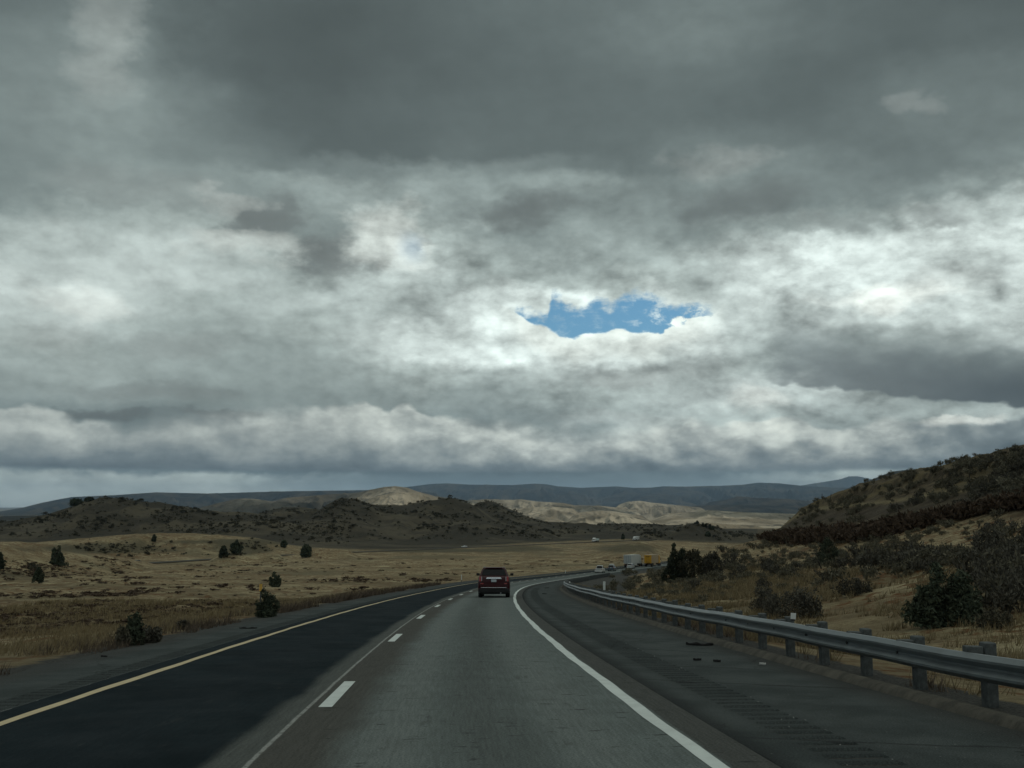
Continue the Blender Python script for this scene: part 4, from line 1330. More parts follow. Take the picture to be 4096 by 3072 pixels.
def car(label, cat, paint, L=5.3, W=1.98, H=1.9, belt=.66, rear_glass=.70, group=None, kind='suv', loc=None, name='parked_car', detail=True):
    glass = simple('car_glass', (.003, .004, .005), .12, 0, .22, .1)
    chrome = simple('chrome', (.62, .64, .66), .16, .95, .5, .05)
    black = simple('black_trim', (.010, .010, .011), .6, 0, .3, .2)
    lamp = simple('tail_lamp', (.30, .035, .035), .25, 0, .6, .1, coat=.6)
    plate = simple('number_plate', (.40, .45, .48), .5, 0, .4, .08)
    clear = simple('lamp_clear', (.55, .50, .50), .2, 0, .6, .05)
    root = empty(name, (0, 0, 0))
    tag(root, label, cat, group)
    hw = W / 2
    zb = H * belt
    # lower body: rings along the length
    def ring(y, w, z0, z1):
        return [(-w * .93, y, z0), (-w, y, z0 + .12), (-w, y, z0 + (z1 - z0) * .55), (-w * .955, y, z1 - .03), (-w * .90, y, z1), (w * .90, y, z1), (w * .955, y, z1 - .03), (w, y, z0 + (z1 - z0) * .55), (w, y, z0 + .12), (w * .93, y, z0)]
    zs = .30
    hood = H * .60
    if kind == 'pickup': zr = H * .60
    else: zr = zb
    st = [(0.0, hw * .90, .62, zr - .16), (.05, hw * .96, .44, zr - .04), (.18, hw, .34, zr), (L * .5, hw, zs, zb if kind != 'pickup' else zr), (L * .72, hw, zs, zb if kind != 'pickup' else zb), (L * .76, hw, zs, hood), (L * .95, hw * .97, .36, hood - .06), (L, hw * .88, .44, hood - .22)]
    m = MB(); m.loft([ring(*q) for q in st])
    m.build('body', paint, root, bev=.03)
    # cabin
    yr0, yr1 = (.06, .42) if kind != 'pickup' else (L * .34, L * .37)
    yf0, yf1 = L * .74, L * .60

    def lv(z, y0, y1, w):
        return [(-w, y0 + .05, z), (-w * .86, y0, z), (w * .86, y0, z), (w, y0 + .05, z), (w, y1 - .12, z), (w * .8, y1, z), (-w * .8, y1, z), (-w, y1 - .12, z)]
    hr = hw * .68
    m = MB(); m.loft([lv(zb - .05, yr0, yf0, hw * .93), lv(H - .12, yr1 - .06, yf1 + .08, hr * 1.06), lv(H - .03, yr1, yf1 - .05, hr * .98), lv(H, yr1 + .12, yf1 - .25, hr * .82)])
    m.build('cabin', paint, root, bev=.02)
    # rear window
    za, zt = zb + .05, H - .13
    f = lambda z: (z - (zb - .05)) / (H - .12 - zb + .05)
    yy = lambda z: yr0 + (yr1 - .06 - yr0) * f(z) - .012
    ww = lambda z: (hw * .93 + (hr * 1.06 - hw * .93) * f(z)) * .88
    panel(root, 'rear_window', [(-ww(za), yy(za), za), (ww(za), yy(za), za), (ww(zt), yy(zt), zt), (-ww(zt), yy(zt), zt)], glass, .012)
    for sx in (-1, 1):
        wz = lambda z: (hw * .93 + (hr * 1.06 - hw * .93) * f(z)) + .012
        y0 = yr0 + .22; y1 = yf0 - .35
        q = [(sx * wz(za), y0, za), (sx * wz(za), y1, za), (sx * wz(zt), yf1 - .05, zt), (sx * wz(zt), yr1 + .12, zt)]
        panel(root, 'side_window', q if sx > 0 else q[::-1], glass, .006)
    q = [(-hw * .76, yf0 + .005, za), (hw * .76, yf0 + .005, za), (hr * .84, yf1 + .10, zt), (-hr * .84, yf1 + .10, zt)]
    panel(root, 'windscreen', q[::-1], glass, .012)
    # bumper, lamps, plate
    MB().box(-hw * .97, hw * .97, -.07, .16, .30, .58, .04).build('rear_bumper', black if detail and kind == 'suv' and cat == 'red car' else paint, root)
    MB().box(-hw * .80, hw * .80, .02, .3, .22, .34, .03).build('underbody', black, root)
    zl0, zl1 = (H * .53, H * .69) if kind == 'suv' else (H * .42, H * .57)
    for sx in (-1, 1):
        t = MB().box(sx * hw * .86 - .065, sx * hw * .86 + .065, -.022, .10, zl0, zl1, .012).build('tail_light', lamp, root)
        MB().box(sx * hw * .76 - .018, sx * hw * .76 + .018, -.030, .02, zl0 + .02, zl1 - .01, .006).build('light_strip', clear, t)
    MB().box(-.165, .165, -.045, .02, H * .51, H * .595, .006).build('number_plate', plate, root)
    if detail:
        m = MB(); m.quadbox([(-.50, -.05, H * .612), (.50, -.05, H * .612), (.50, .03, H * .612), (-.50, .03, H * .612), (-.44, -.04, H * .668), (.44, -.04, H * .668), (.44, .03, H * .668), (-.44, .03, H * .668)])
        m.build('tailgate_trim', chrome, root, bev=.01)
        MB().box(-hw * .80, hw * .80, -.085, -.05, .615, .645, .006).build('bumper_trim', chrome, root)
        MB().cyl((.44, -.05, .29), (.44, .2, .29), .045, n=12).build('exhaust_pipe', chrome, root, smooth=True)
        for sx in (-1, 1):
            MB().box(sx * hw * .74 - .10, sx * hw * .74 + .10, -.075, 0, H * .44, H * .475, .01).build('rear_reflector', lamp, root)
            MB().box(sx * hr * .93 - .02, sx * hr * .93 + .02, yr1 + .3, yf1 - .4, H - .02, H + .035, .01).build('roof_rail', chrome, root)
        MB().box(-.55, .55, yr1 - .16, yr1 + .10, H - .07, H - .025, .012).build('rear_spoiler', paint, root)
    for sx in (-1, 1):
        t = MB().box(sx * (hw + .12) - .11, sx * (hw + .12) + .11, yf0 - .35, yf0 - .22, zb + .02, zb + .19, .03).build('wing_mirror', black, root)
    r = .40 if H > 1.75 else .35
    for sx in (-1, 1):
        for y in (L * .19, L * .80):
            wheel(root, sx * (hw - .01), y, r, .27)
            # dark arch
    if kind == 'pickup':
        MB().box(-hw * .82, hw * .82, .10, L * .33, zr - .08, zr + .004).build('bed_floor', black, root)
        MB().box(-hw * .9, hw * .9, .0, .07, .60, zr, .01).build('tailgate', paint, root)
    return root


def put(root, s, o):
    x, y = road_xy(s, o)
    root.location = (x, y, float(zroad(s, o)) + .002)
    root.rotation_euler = (math.atan(float(zroad(s + 2, o) - zroad(s, o)) / 2) , 0, -(s - CY) / RR)


red = simple('red_paint', (.036, .001, .003), .38, .0, .3, .08, 3.0, coat=.22)
white = simple('white_paint_car', (.60, .62, .60), .35, 0, .5, .05, 3.0, coat=.5)
blue = simple('slate_paint', (.035, .060, .075), .3, .3, .5, .08, 3.0, coat=.8)
silver = simple('silver_paint', (.42, .44, .43), .32, .5, .5, .05, 3.0, coat=.6)
# the leading car: bottom edge in the photo at y 2391.5, column 1972
Ys = np.linspace(40, 100, 4000); tt_ = float(tx(1975, 2391)); ss_, oo_ = road_so(tt_ * Ys, Ys)
i_ = int(np.argmax(CAMH + float(rel(2391)) * Ys <= zroad(ss_, oo_)))
suv = car('dark red full-size SUV driving ahead in the right lane with chrome tailgate bar', 'red car', red, L=5.6, W=2.04, H=1.92, belt=.70, name='red_car')
put(suv, float(ss_[i_]), float(oo_[i_]))
suv['category'] = 'car'
print('SUV s,o', ss_[i_], oo_[i_])


def s_for(px, o, lo=150, hi=460):
    S = np.linspace(lo, hi, 3000)
    X, Y = road_xy(S, o)
    z = zroad(S, o) - CAMH
    c = Y * CP + z * SP
    q = 2048 + F * X / c
    return float(S[int(np.argmin(np.abs(q - px)))])


v = car('white pickup truck, nearest of the vehicles beyond the bend', 'pickup truck', white, L=5.9, W=2.05, H=1.95, belt=.60, kind='pickup', name='pickup_truck', detail=False); put(v, s_for(2394, 1.9), 1.9)
v = car('dark blue car with roof load between the white pickup and the lorry', 'car', blue, L=4.9, W=1.9, H=1.72, belt=.64, name='blue_car', detail=False); put(v, s_for(2443, 1.7), 1.7)
rb = MB().box(-.55, .55, 1.0, 3.0, 1.76, 2.06, .08).build('roof_box', white, v)
v = car('silver white car right behind the white lorry trailer', 'car', silver, L=4.8, W=1.9, H=1.72, belt=.64, name='silver_car', detail=False); put(v, s_for(2518, 1.9), 1.9)


def semi(label, name, side, rear, L=15.5, H=4.05, mark=False, cab=None, rearward=False, dump=False, group=None):
    """trailer tail at y=0, tractor ahead of it"""
    black = simple('black_trim', (.010, .010, .011), .6)
    glass = simple('car_glass', (.006, .008, .009), .06)
    chrome = simple('chrome', (.62, .64, .66), .16, .95)
    lamp = simple('tail_lamp', (.30, .035, .035), .25)
    grey = simple('chassis_grey', (.05, .05, .05), .8)
    root = empty(name, (0, 0, 0)); tag(root, label, 'lorry', group)
    hw = 1.29
    z0 = 1.15 if not dump else 1.35
    top = H if not dump else 2.95
    box = MB().box(-hw, hw, .03, L, z0, top, .02).build('trailer_box', side, root)
    if dump:
        for k in range(9):
            MB().box(-hw - .04, hw + .04, .4 + k * (L - .8) / 8 - .05, .4 + k * (L - .8) / 8 + .05, z0 + .05, top - .05).build('side_rib', rear, box)
        MB().box(-hw - .05, hw + .05, 0, L, top, top + .08).build('top_rail', rear, box)
    for sx in (-1, 1):
        d = MB().box(min(sx * .02, sx * (hw - .05)), max(sx * .02, sx * (hw - .05)), -.03, .03, z0 + .05, top - .08, .01).build('rear_door', rear, root)
        MB().box(sx * .35 - .015, sx * .35 + .015, -.05, -.028, z0 + .1, top - .15).build('lock_bar', grey, d)
    if mark:
        for zz, w in ((3.55, .85), (3.35, .55), (1.55, .75)):
            MB().box(-w, w, -.045, -.028, zz - .05, zz + .05).build('dark_band', black, root)
    MB().box(-1.2, 1.2, -.02, .1, .52, .66).build('rear_guard', grey, root)
    MB().box(-.5, .5, .1, L, z0 - .25, z0 - .004).build('chassis', black, root)
    for sx in (-1, 1):
        MB().box(sx * 1.05 - .12, sx * 1.05 + .12, -.03, .04, z0 - .22, z0 - .1).build('tail_light', lamp, root)
        for y in (1.3, 2.6):
            wheel(root, sx * 1.27, y, .51, .55)
    for sx in (-1, 1):
        MB().box(sx * 1.18 - .02, sx * 1.18 + .02, 4.2, L - 4.5, .45, z0 - .02).build('side_skirt', side if not dump else black, root)
    # tractor
    cab = cab or side
    y = L + .7
    def rg(y_, w, za, zb_):
        return [(-w, y_, za), (-w, y_, zb_ - .15), (-w * .92, y_, zb_), (w * .92, y_, zb_), (w, y_, zb_ - .15), (w, y_, za)]
    m = MB(); m.loft([rg(y, 1.22, .9, 3.85), rg(y + 1.6, 1.22, .9, 3.75), rg(y + 2.4, 1.2, .9, 3.2), rg(y + 3.05, 1.12, .9, 2.95), rg(y + 3.3, 1.05, .9, 2.1), rg(y + 4.7, .95, .85, 1.75), rg(y + 4.95, .85, .8, 1.45)])
    cb = m.build('cab', cab, root, bev=.05)
    panel(root, 'windscreen', [(.95, y + 3.10, 2.88), (-.95, y + 3.10, 2.88), (-.95, y + 3.34, 2.12), (.95, y + 3.34, 2.12)], glass, .02)
    for sx in (-1, 1):
        q = [(sx * 1.2, y + 2.1, 2.1), (sx * 1.12, y + 3.0, 2.1), (sx * 1.12, y + 2.9, 2.8), (sx * 1.2, y + 2.1, 2.85)]
        panel(root, 'side_window', q if sx > 0 else q[::-1], glass, .02)
        MB().box(sx * 1.45 - .10, sx * 1.45 + .10, y + 3.0, y + 3.1, 2.0, 2.7, .02).build('wing_mirror', black, root)
        MB().box(sx * .72 - .16, sx * .72 + .16, y + 4.82, y + 4.98, 1.0, 1.25, .02).build('headlight', chrome, root)
        for yy in (y + .3, y + 1.6, y + 4.0):
            wheel(root, sx * 1.2, yy, .51, .4)
    MB().box(-.5, .5, y + 4.86, y + 5.0, .85, 1.42, .02).build('grille', black, root)
    MB().box(-1.2, 1.2, y + 4.9, y + 5.12, .45, .78, .05).build('front_bumper', chrome, root)
    MB().box(-1.1, 1.1, y, y + 4.6, .5, .9, .03).build('tractor_frame', black, root)
    return root


greyw = simple('trailer_white', (.44, .47, .46), .5, 0, .4, .06, .8)
greyd = simple('trailer_door', (.33, .36, .36), .55, 0, .4, .08, .8)
yel = simple('trailer_yellow', (.52, .27, .015), .5, 0, .4, .08, .8)
beige = simple('trailer_beige', (.36, .27, .16), .5, 0, .4, .08, .8)
mint = simple('dump_white', (.52, .60, .58), .5, 0, .4, .08, .8)
v = semi('white box lorry with plain grey rear doors, largest vehicle beyond the bend', 'lorry', greyw, greyd); put(v, s_for(2510, -1.75), -1.75)
v = semi('lorry with yellow rear doors just left of the dark juniper', 'lorry', beige, yel, L=13.0, mark=True, cab=yel); put(v, s_for(2592, 1.9), 1.9)


def put_far(root, px, off, L):
    p, a = far_at(px)
    root.location = (p.x - math.sin(a) * off, p.y + math.cos(a) * off, p.z + .03)
    # vehicles there drive towards the viewer's left
    root.rotation_euler = (0, 0, a + math.pi / 2)


# tails are on the right in the picture, noses to the left
v = semi('white tipper lorry with low ribbed box on the far carriageway, left one of the two', 'lorry', mint, mint, L=7.5, cab=white, dump=True, group='lorries on the far carriageway'); put_far(v, 2392, 0, 12)
v = semi('white lorry with tall trailer beside a lone tree on the far carriageway', 'lorry', white, greyw, L=12.5, cab=white, group='lorries on the far carriageway'); put_far(v, 2552, 0, 17)
v = car('dark car half hidden by the grassy knoll on the far carriageway', 'car', blue, L=4.8, W=1.9, H=1.6, belt=.62, name='dark_car', detail=False); put_far(v, 560, 0, 5)
v = car('small white car on the far carriageway at the foot of the ridge', 'car', white, L=5.0, W=1.9, H=1.7, belt=.62, name='white_car', detail=False); put_far(v, 1868, 0, 5)
v = car('white car beside a dark round juniper on the far carriageway', 'car', white, L=5.0, W=1.9, H=1.7, belt=.62, name='white_car', detail=False); put_far(v, 1262, 0, 5)
# ------------------------------------------------------------------ plants
def leaf_mat(name, c0, c1, rough=.9):
    m, g, b = new_mat(name, rough, spec=.08)
    P = geo_pos(g)
    rnd = g.node('ShaderNodeObjectInfo').outputs['Random']
    c = g.mix(g.mr(g.noise(P, 5.0, 4, .7), .3, .7), tuple(c0) + (1,), tuple(c1) + (1,))
    k = g.m('MULTIPLY_ADD', rnd, .5, .75)
    c = g.mix(1.0, c, g.vec(k, k, k), 'MULTIPLY')
    g.link(c, b.inputs['Base Color'])
    return m


M_JUN = leaf_mat('juniper_leaf', (.028, .038, .026), (.080, .092, .062))
M_BARK = leaf_mat('bark', (.035, .028, .022), (.08, .065, .05))
M_SAGE = leaf_mat('sage_leaf', (.070, .066, .046), (.150, .138, .100))
M_DARK = leaf_mat('dark_shrub_leaf', (.030, .030, .021), (.070, .066, .045))
M_TWIG = leaf_mat('twig', (.045, .043, .034), (.105, .098, .078))
M_RUST = leaf_mat('rust_brush', (.050, .035, .026), (.105, .075, .052))
M_GRASS = leaf_mat('dry_grass_blade', (.135, .102, .056), (.28, .228, .134))
M_GRASS_L = leaf_mat('golden_grass_blade', (.165, .122, .066), (.32, .262, .155))
M_WEED = leaf_mat('dark_weed', (.060, .048, .036), (.13, .10, .075))


def quads(C, size, rg, asp=1.0, up=0.0):
    """leaf quads at centres C (n,3) with per-leaf size"""
    n = len(C)
    a = rg.normal(size=(n, 3)); a[:, 2] += up; a /= np.linalg.norm(a, axis=1)[:, None]
    b = rg.normal(size=(n, 3)); b -= (a * b).sum(1)[:, None] * a; b /= np.linalg.norm(b, axis=1)[:, None]
    s = np.asarray(size).reshape(-1, 1) * np.ones((n, 1))
    a = a * s * asp; b = b * s
    V = np.stack([C - a, C + b * .55 - a * .1, C + a, C - b * .55 + a * .1], 1).reshape(-1, 3)
    Fq = np.arange(4 * n).reshape(n, 4)
    return V, Fq


def tree_parts(h, w, n, seed, shape='cone', leaf=.10, gap=.25):
    rg = np.random.default_rng(seed)
    V = []
    m = MB()
    nseg = 6
    px = 0; py = 0; pts = []
    for k in range(nseg + 1):
        z = -.15 + (h * .8 + .15) * k / nseg
        pts.append((px, py, z)); px += rg.normal() * .03 * h / 3; py += rg.normal() * .03 * h / 3
    r0 = h * .035
    m.loft([[(p[0] + r0 * (1 - k / (nseg + .5)) * math.cos(a), p[1] + r0 * (1 - k / (nseg + .5)) * math.sin(a), p[2]) for a in np.linspace(0, 2 * math.pi, 7, endpoint=False)] for k, p in enumerate(pts)])
    ncl = int(34 + 9 * h)
    if shape == 'multi': ncl = 170
    SUB = [(-.10, 0, 1.0, .17), (.20, .05, .74, .15), (-.30, -.05, .60, .15), (.36, 0, .52, .14), (.04, -.18, .82, .15), (-.02, .1, .60, .26), (.12, -.1, .42, .30), (-.22, .1, .40, .26)]
    C = []
    for i in range(ncl):
        u = rg.random()
        z = h * (.08 + .88 * u)
        ox_ = oy_ = 0.0
        if shape == 'multi':
            q4 = SUB[i % 8]; z = h * q4[2] * (.04 + .94 * u); rad = w * q4[3] * (1 - u) ** .75 + .04; ox_ = q4[0] * w * (.45 + .55 * u); oy_ = q4[1] * w
        elif shape == 'cone': rad = w / 2 * (1 - u) ** .65 * (1.0 - .25 * math.exp(-u * 12)) + w * .03
        elif shape == 'round': rad = w / 2 * math.sin(math.pi * min(1, .18 + u * .80)) ** .6
        else: rad = w / 2 * (.55 + .45 * math.sin(math.pi * u)) * (1 - u ** 4)
        a = rg.random() * 2 * math.pi
        q = rad * (.35 + .65 * math.sqrt(rg.random()))
        c = np.array([q * math.cos(a) + ox_, q * math.sin(a) + oy_, z])
        C.append((c, (w * (.10 if shape != 'multi' else .045) + .05) * (.6 + .8 * rg.random())))
        # limb
        if i % 2 == 0:
            b = np.array([0, 0, max(.05 * h, z - q * .6)])
            m.cyl(b, c, r0 * .28, r0 * .08, n=4, cap=False)
    per = max(4, n // ncl)
    P = []
    for c, r in C:
        d = rg.normal(size=(per, 3)); d /= np.linalg.norm(d, axis=1)[:, None]
        d *= (rg.random((per, 1)) ** .4) * r * np.array([1, 1, 1.35])
        P.append(c + d + np.array([0, 0, .3 * r]) * rg.random((per, 1)))
    P = np.concatenate(P)
    P[:, 2] = np.maximum(P[:, 2], .03)
    V, Fq = quads(P, leaf * (.6 + .8 * rg.random(len(P))), rg, 1.5, up=.5)
    return m, V, Fq


def tree(name, label, loc, h, w, n=1500, seed=1, shape='cone', leaf=.1, mat=None, group=None, cat='tree'):
    r = empty(name, loc, random.uniform(0, 6))
    m, V, Fq = tree_parts(h, w, n, seed, shape, leaf)
    m.build('trunk', M_BARK, r, smooth=True)
    mesh_obj('crown', V, Fq, mat or M_JUN, r, smooth=False)
    tag(r, label, cat, group)
    return r


def ptree(px, pyb, pyt, wpx, label, shape='cone', n=900, seed=1, name='juniper_tree', mat=None, y0=8, y1=2500, group=None, cat='tree', Y=None):
    if Y is None: q = ground_hit(px, pyb, y0, y1)
    else:
        t = float(tx(px, pyb)); q = Vector((t * Y, Y, zat(t * Y, Y)))
    h = CAMH + float(rel(pyt)) * q.y - q.z
    w = wpx / F * q.y
    leaf = max(.035, w * .016, q.y * .0008)
    return tree(name, label, q, h, w, n, seed, shape, leaf, mat, group, cat)


ptree(3790, 2620, 2262, 420, 'large ragged many-stemmed juniper behind the guardrail at the lower right', 'multi', 14000, 11, Y=39)
ptree(3985, 2640, 2450, 130, 'lower grey bush right of the large ragged juniper', 'round', 2200, 12, name='scrub_bush', Y=36, cat='bush', mat=M_SAGE)
ptree(3313, 2262, 2160, 82, 'dark juniper standing alone on the grassy slope below the cut bank', 'wide', 2200, 13, y0=60, y1=220)
ptree(2705, 2300, 2172, 150, 'dense dark pointed juniper right of the yellow lorry', 'multi', 9000, 14, Y=128)
ptree(2775, 2296, 2208, 110, 'dark round bush against the right side of the pointed juniper', 'round', 2400, 15, name='dark_bush', Y=126, cat='bush', mat=M_DARK)
ptree(2850, 2275, 2215, 80, 'grey brown rounded bush on the slope below the pale mound', 'round', 2000, 16, name='scrub_bush', Y=120, cat='bush', mat=M_TWIG)
ptree(232, 2262, 2182, 96, 'dark broad juniper on the grassy knoll at the left', 'multi', 4500, 17, y0=150)
ptree(153, 2333, 2272, 44, 'small upright juniper at the foot of the grassy knoll', 'cone', 1400, 18, y0=100)
ptree(133, 2280, 2256, 40, 'low grey bush between the two junipers on the left knoll', 'round', 700, 36, name='scrub_bush', y0=100, cat='bush', mat=M_SAGE)
ptree(-4, 2285, 2212, 46, 'juniper cut off by the left edge of the picture', 'wide', 1400, 19, y0=120)
ptree(893, 2230, 2186, 38, 'narrower left juniper of the pair on the ridge behind the field', 'cone', 1000, 20, y0=200)
ptree(945, 2216, 2168, 52, 'broader right juniper of the pair on the ridge behind the field', 'wide', 1200, 21, y0=200)
ptree(1224, 2231, 2181, 46, 'round juniper standing alone at the end of the pale ridge', 'round', 1200, 22, y0=200)
ptree(1135, 2190, 2163, 26, 'tiny juniper on the crest of the pale ridge', 'round', 700, 23, y0=300)
ptree(616, 2166, 2142, 20, 'tiny dark juniper on the pale slope under the shrubby hill', 'cone', 600, 24, y0=300)
ptree(1100, 2349, 2288, 60, 'grey green bushy juniper in the middle of the left field', 'multi', 3200, 25, y0=60)
ptree(1066, 2470, 2356, 108, 'open branched juniper at the edge of the left shoulder', 'multi', 3600, 26, y0=15, y1=80)
ptree(537, 2580, 2460, 74, 'pale flecked juniper at the left road edge', 'multi', 3400, 27, y0=12, y1=60)
ptree(488, 2584, 2522, 44, 'small bush leaning against the pale flecked juniper on its left', 'round', 1200, 28, name='scrub_bush', y0=12, y1=60, cat='bush', mat=M_SAGE)
ptree(600, 2570, 2522, 80, 'low grey twiggy bush right of the pale flecked juniper', 'round', 1600, 29, name='scrub_bush', y0=12, y1=60, cat='bush', mat=M_TWIG)
ptree(733, 2518, 2496, 40, 'small low twiggy bush at the road edge further on', 'round', 700, 30, name='scrub_bush', y0=12, y1=70, cat='bush', mat=M_TWIG)
ptree(2492, 2158, 2138, 10, 'thin lone tree beside the far white lorry', 'wide', 500, 32, y0=400)
for i, (px, pb, pt, w) in enumerate(((2789, 2094, 2086, 8), (2812, 2106, 2095, 9), (2823, 2110, 2097, 8), (2840, 2118, 2098, 10), (2852, 2120, 2106, 9), (2833, 2146, 2128, 22))):
    ptree(px, pb, pt, w, ['leftmost tiny tree on top of the dark hill right of centre', 'second tiny tree down the right end of the dark hill', 'third tiny tree down the right end of the dark hill', 'tallest tiny tree on the right end of the dark hill', 'last tiny tree down the right end of the dark hill',
                          'round dark bush on the flank under the tiny trees'][i], 'cone' if i < 5 else 'round', 260, 40 + i, y0=600, group='trees on the dark hill right of centre')
ptree(304, 2022, 1998, 52, 'wide low juniper clump on the left shoulder of the shrubby hill', 'round', 900, 50, y0=600)
ptree(358, 2006, 1992, 34, 'smaller juniper clump on the very top of the shrubby hill', 'round', 700, 51, y0=600)
# grey thickets behind the rail
ptree(3180, 2480, 2385, 240, 'wide grey leafless thicket behind the guardrail left of the large juniper', 'round', 5200, 33, name='thicket', Y=52, cat='bush', mat=M_TWIG)
ptree(3060, 2440, 2360, 120, 'smaller grey bush at the left end of the leafless thicket', 'round', 2200, 34, name='thicket', Y=56, cat='bush', mat=M_TWIG)
ptree(3420, 2420, 2330, 150, 'thin brown leafless bush between thicket and large juniper', 'round', 1800, 35, name='thicket', Y=60, cat='bush', mat=M_TWIG)
ptree(4090, 2420, 2210, 150, 'dark bush cut off by the right edge above the guardrail', 'round', 4200, 37, name='juniper_bush', Y=62, cat='bush', mat=M_DARK)

# visible ground samples, to scatter shrubs and brush evenly over the land one can see
Tg, Yg, Zg = GRID['T'], GRID['Y'], GRID['Z']
cosd = Yg[:, None] * CP + (Zg - CAMH) * SP
PY = 1536 - F * ((Zg - CAMH) * CP - Yg[:, None] * SP) / cosd
PX = 2048 + F * GRID['X'] / cosd
mx = np.minimum.accumulate(PY, axis=0)
vis = PY <= mx + 1e-6
dpy = np.zeros_like(PY); dpy[1:] = np.clip(mx[:-1] - PY[1:], 0, 50)
OS, OO = road_so(GRID['X'], Yg[:, None] + 0 * GRID['X'])
off_road = (OO < -6.2) | (OO > 8.9) | (OS > 700)
FYC = np.interp(GRID['X'], FX, FY)
off_far = np.abs(Yg[:, None] - FYC) > 16


def scatter(n, dens, rg):
    W = np.where(vis & off_road & off_far, dpy * dens, 0).ravel()
    W = W / W.sum()
    k = rg.choice(len(W), size=n, replace=False, p=W)
    i, j = np.unravel_index(k, PY.shape)
    return np.stack([GRID['X'][i, j], Yg[i], Zg[i, j]], 1), PX[i, j], PY[i, j]


def shrub_mesh(name, n, seed, mat, leaf, twigs=14):
    """unit shrub: 1 m wide, about .6 high"""
    rg = np.random.default_rng(seed)
    k = 9
    cc = np.stack([rg.normal(size=k) * .22, rg.normal(size=k) * .22, .18 + .26 * rg.random(k)], 1)
    c = cc[rg.integers(0, k, n)]
    P = c + rg.normal(size=(n, 3)) * np.array([.11, .11, .085])
    P[:, 2] = np.abs(P[:, 2]) + .02
    V, Fq = quads(P, leaf * (.5 + rg.random(n)), rg, 1.6, up=.7)
    if twigs:
        a = rg.random(twigs) * 6.283; r = .15 + .35 * rg.random(twigs); hz = .35 + .35 * rg.random(twigs)
        tip = np.stack([np.cos(a) * r, np.sin(a) * r, hz], 1)
        w = .012
        TV = np.stack([np.tile([[-w, 0, -.1]], (twigs, 1)), np.tile([[w, 0, -.1]], (twigs, 1)), tip + [[w * .3, 0, 0]], tip - [[w * .3, 0, 0]]], 1).reshape(-1, 3)
        Fq = np.concatenate([Fq, np.arange(4 * twigs).reshape(-1, 4) + len(V)]); V = np.concatenate([V, TV])
    return V, Fq


VAR = {}
for nm, mt in (('dark', M_DARK), ('sage', M_SAGE), ('twig', M_TWIG)):
    for j in range(4):
        V, Fq = shrub_mesh('sagebrush', 230, 100 + j + 10 * len(VAR), mt, .055)
        me = mesh_obj('sagebrush_tmp', V, Fq, mt, smooth=False)
        VAR.setdefault(nm, []).append((me.data, V, Fq))
        bpy.data.objects.remove(me)
LOWV = {nm: [shrub_mesh('', 46, 300 + j, None, .11, 0) for j in range(5)] for nm in ('a',)}


def merged(name, P, W, H, mat, rg, low=None):
    Vs, Fs, base = [], [], 0
    low = low or LOWV['a']
    for p, w, h in zip(P, W, H):
        V, Fq = low[rg.integers(0, len(low))]
        a = rg.random() * 6.283; ca, sa = math.cos(a), math.sin(a)
        Q = np.stack([(V[:, 0] * ca - V[:, 1] * sa) * w + p[0], (V[:, 0] * sa + V[:, 1] * ca) * w + p[1], V[:, 2] * h / .6 + p[2] - .04 * h], 1)
        Vs.append(Q); Fs.append(Fq + base); base += len(V)
    o = mesh_obj(name, np.concatenate(Vs), np.concatenate(Fs), mat, smooth=False)
    return tag(o, kind='stuff')


def PXk(p):
    return 2048 + F * p[0] / (p[1] * CP + (p[2] - CAMH) * SP)


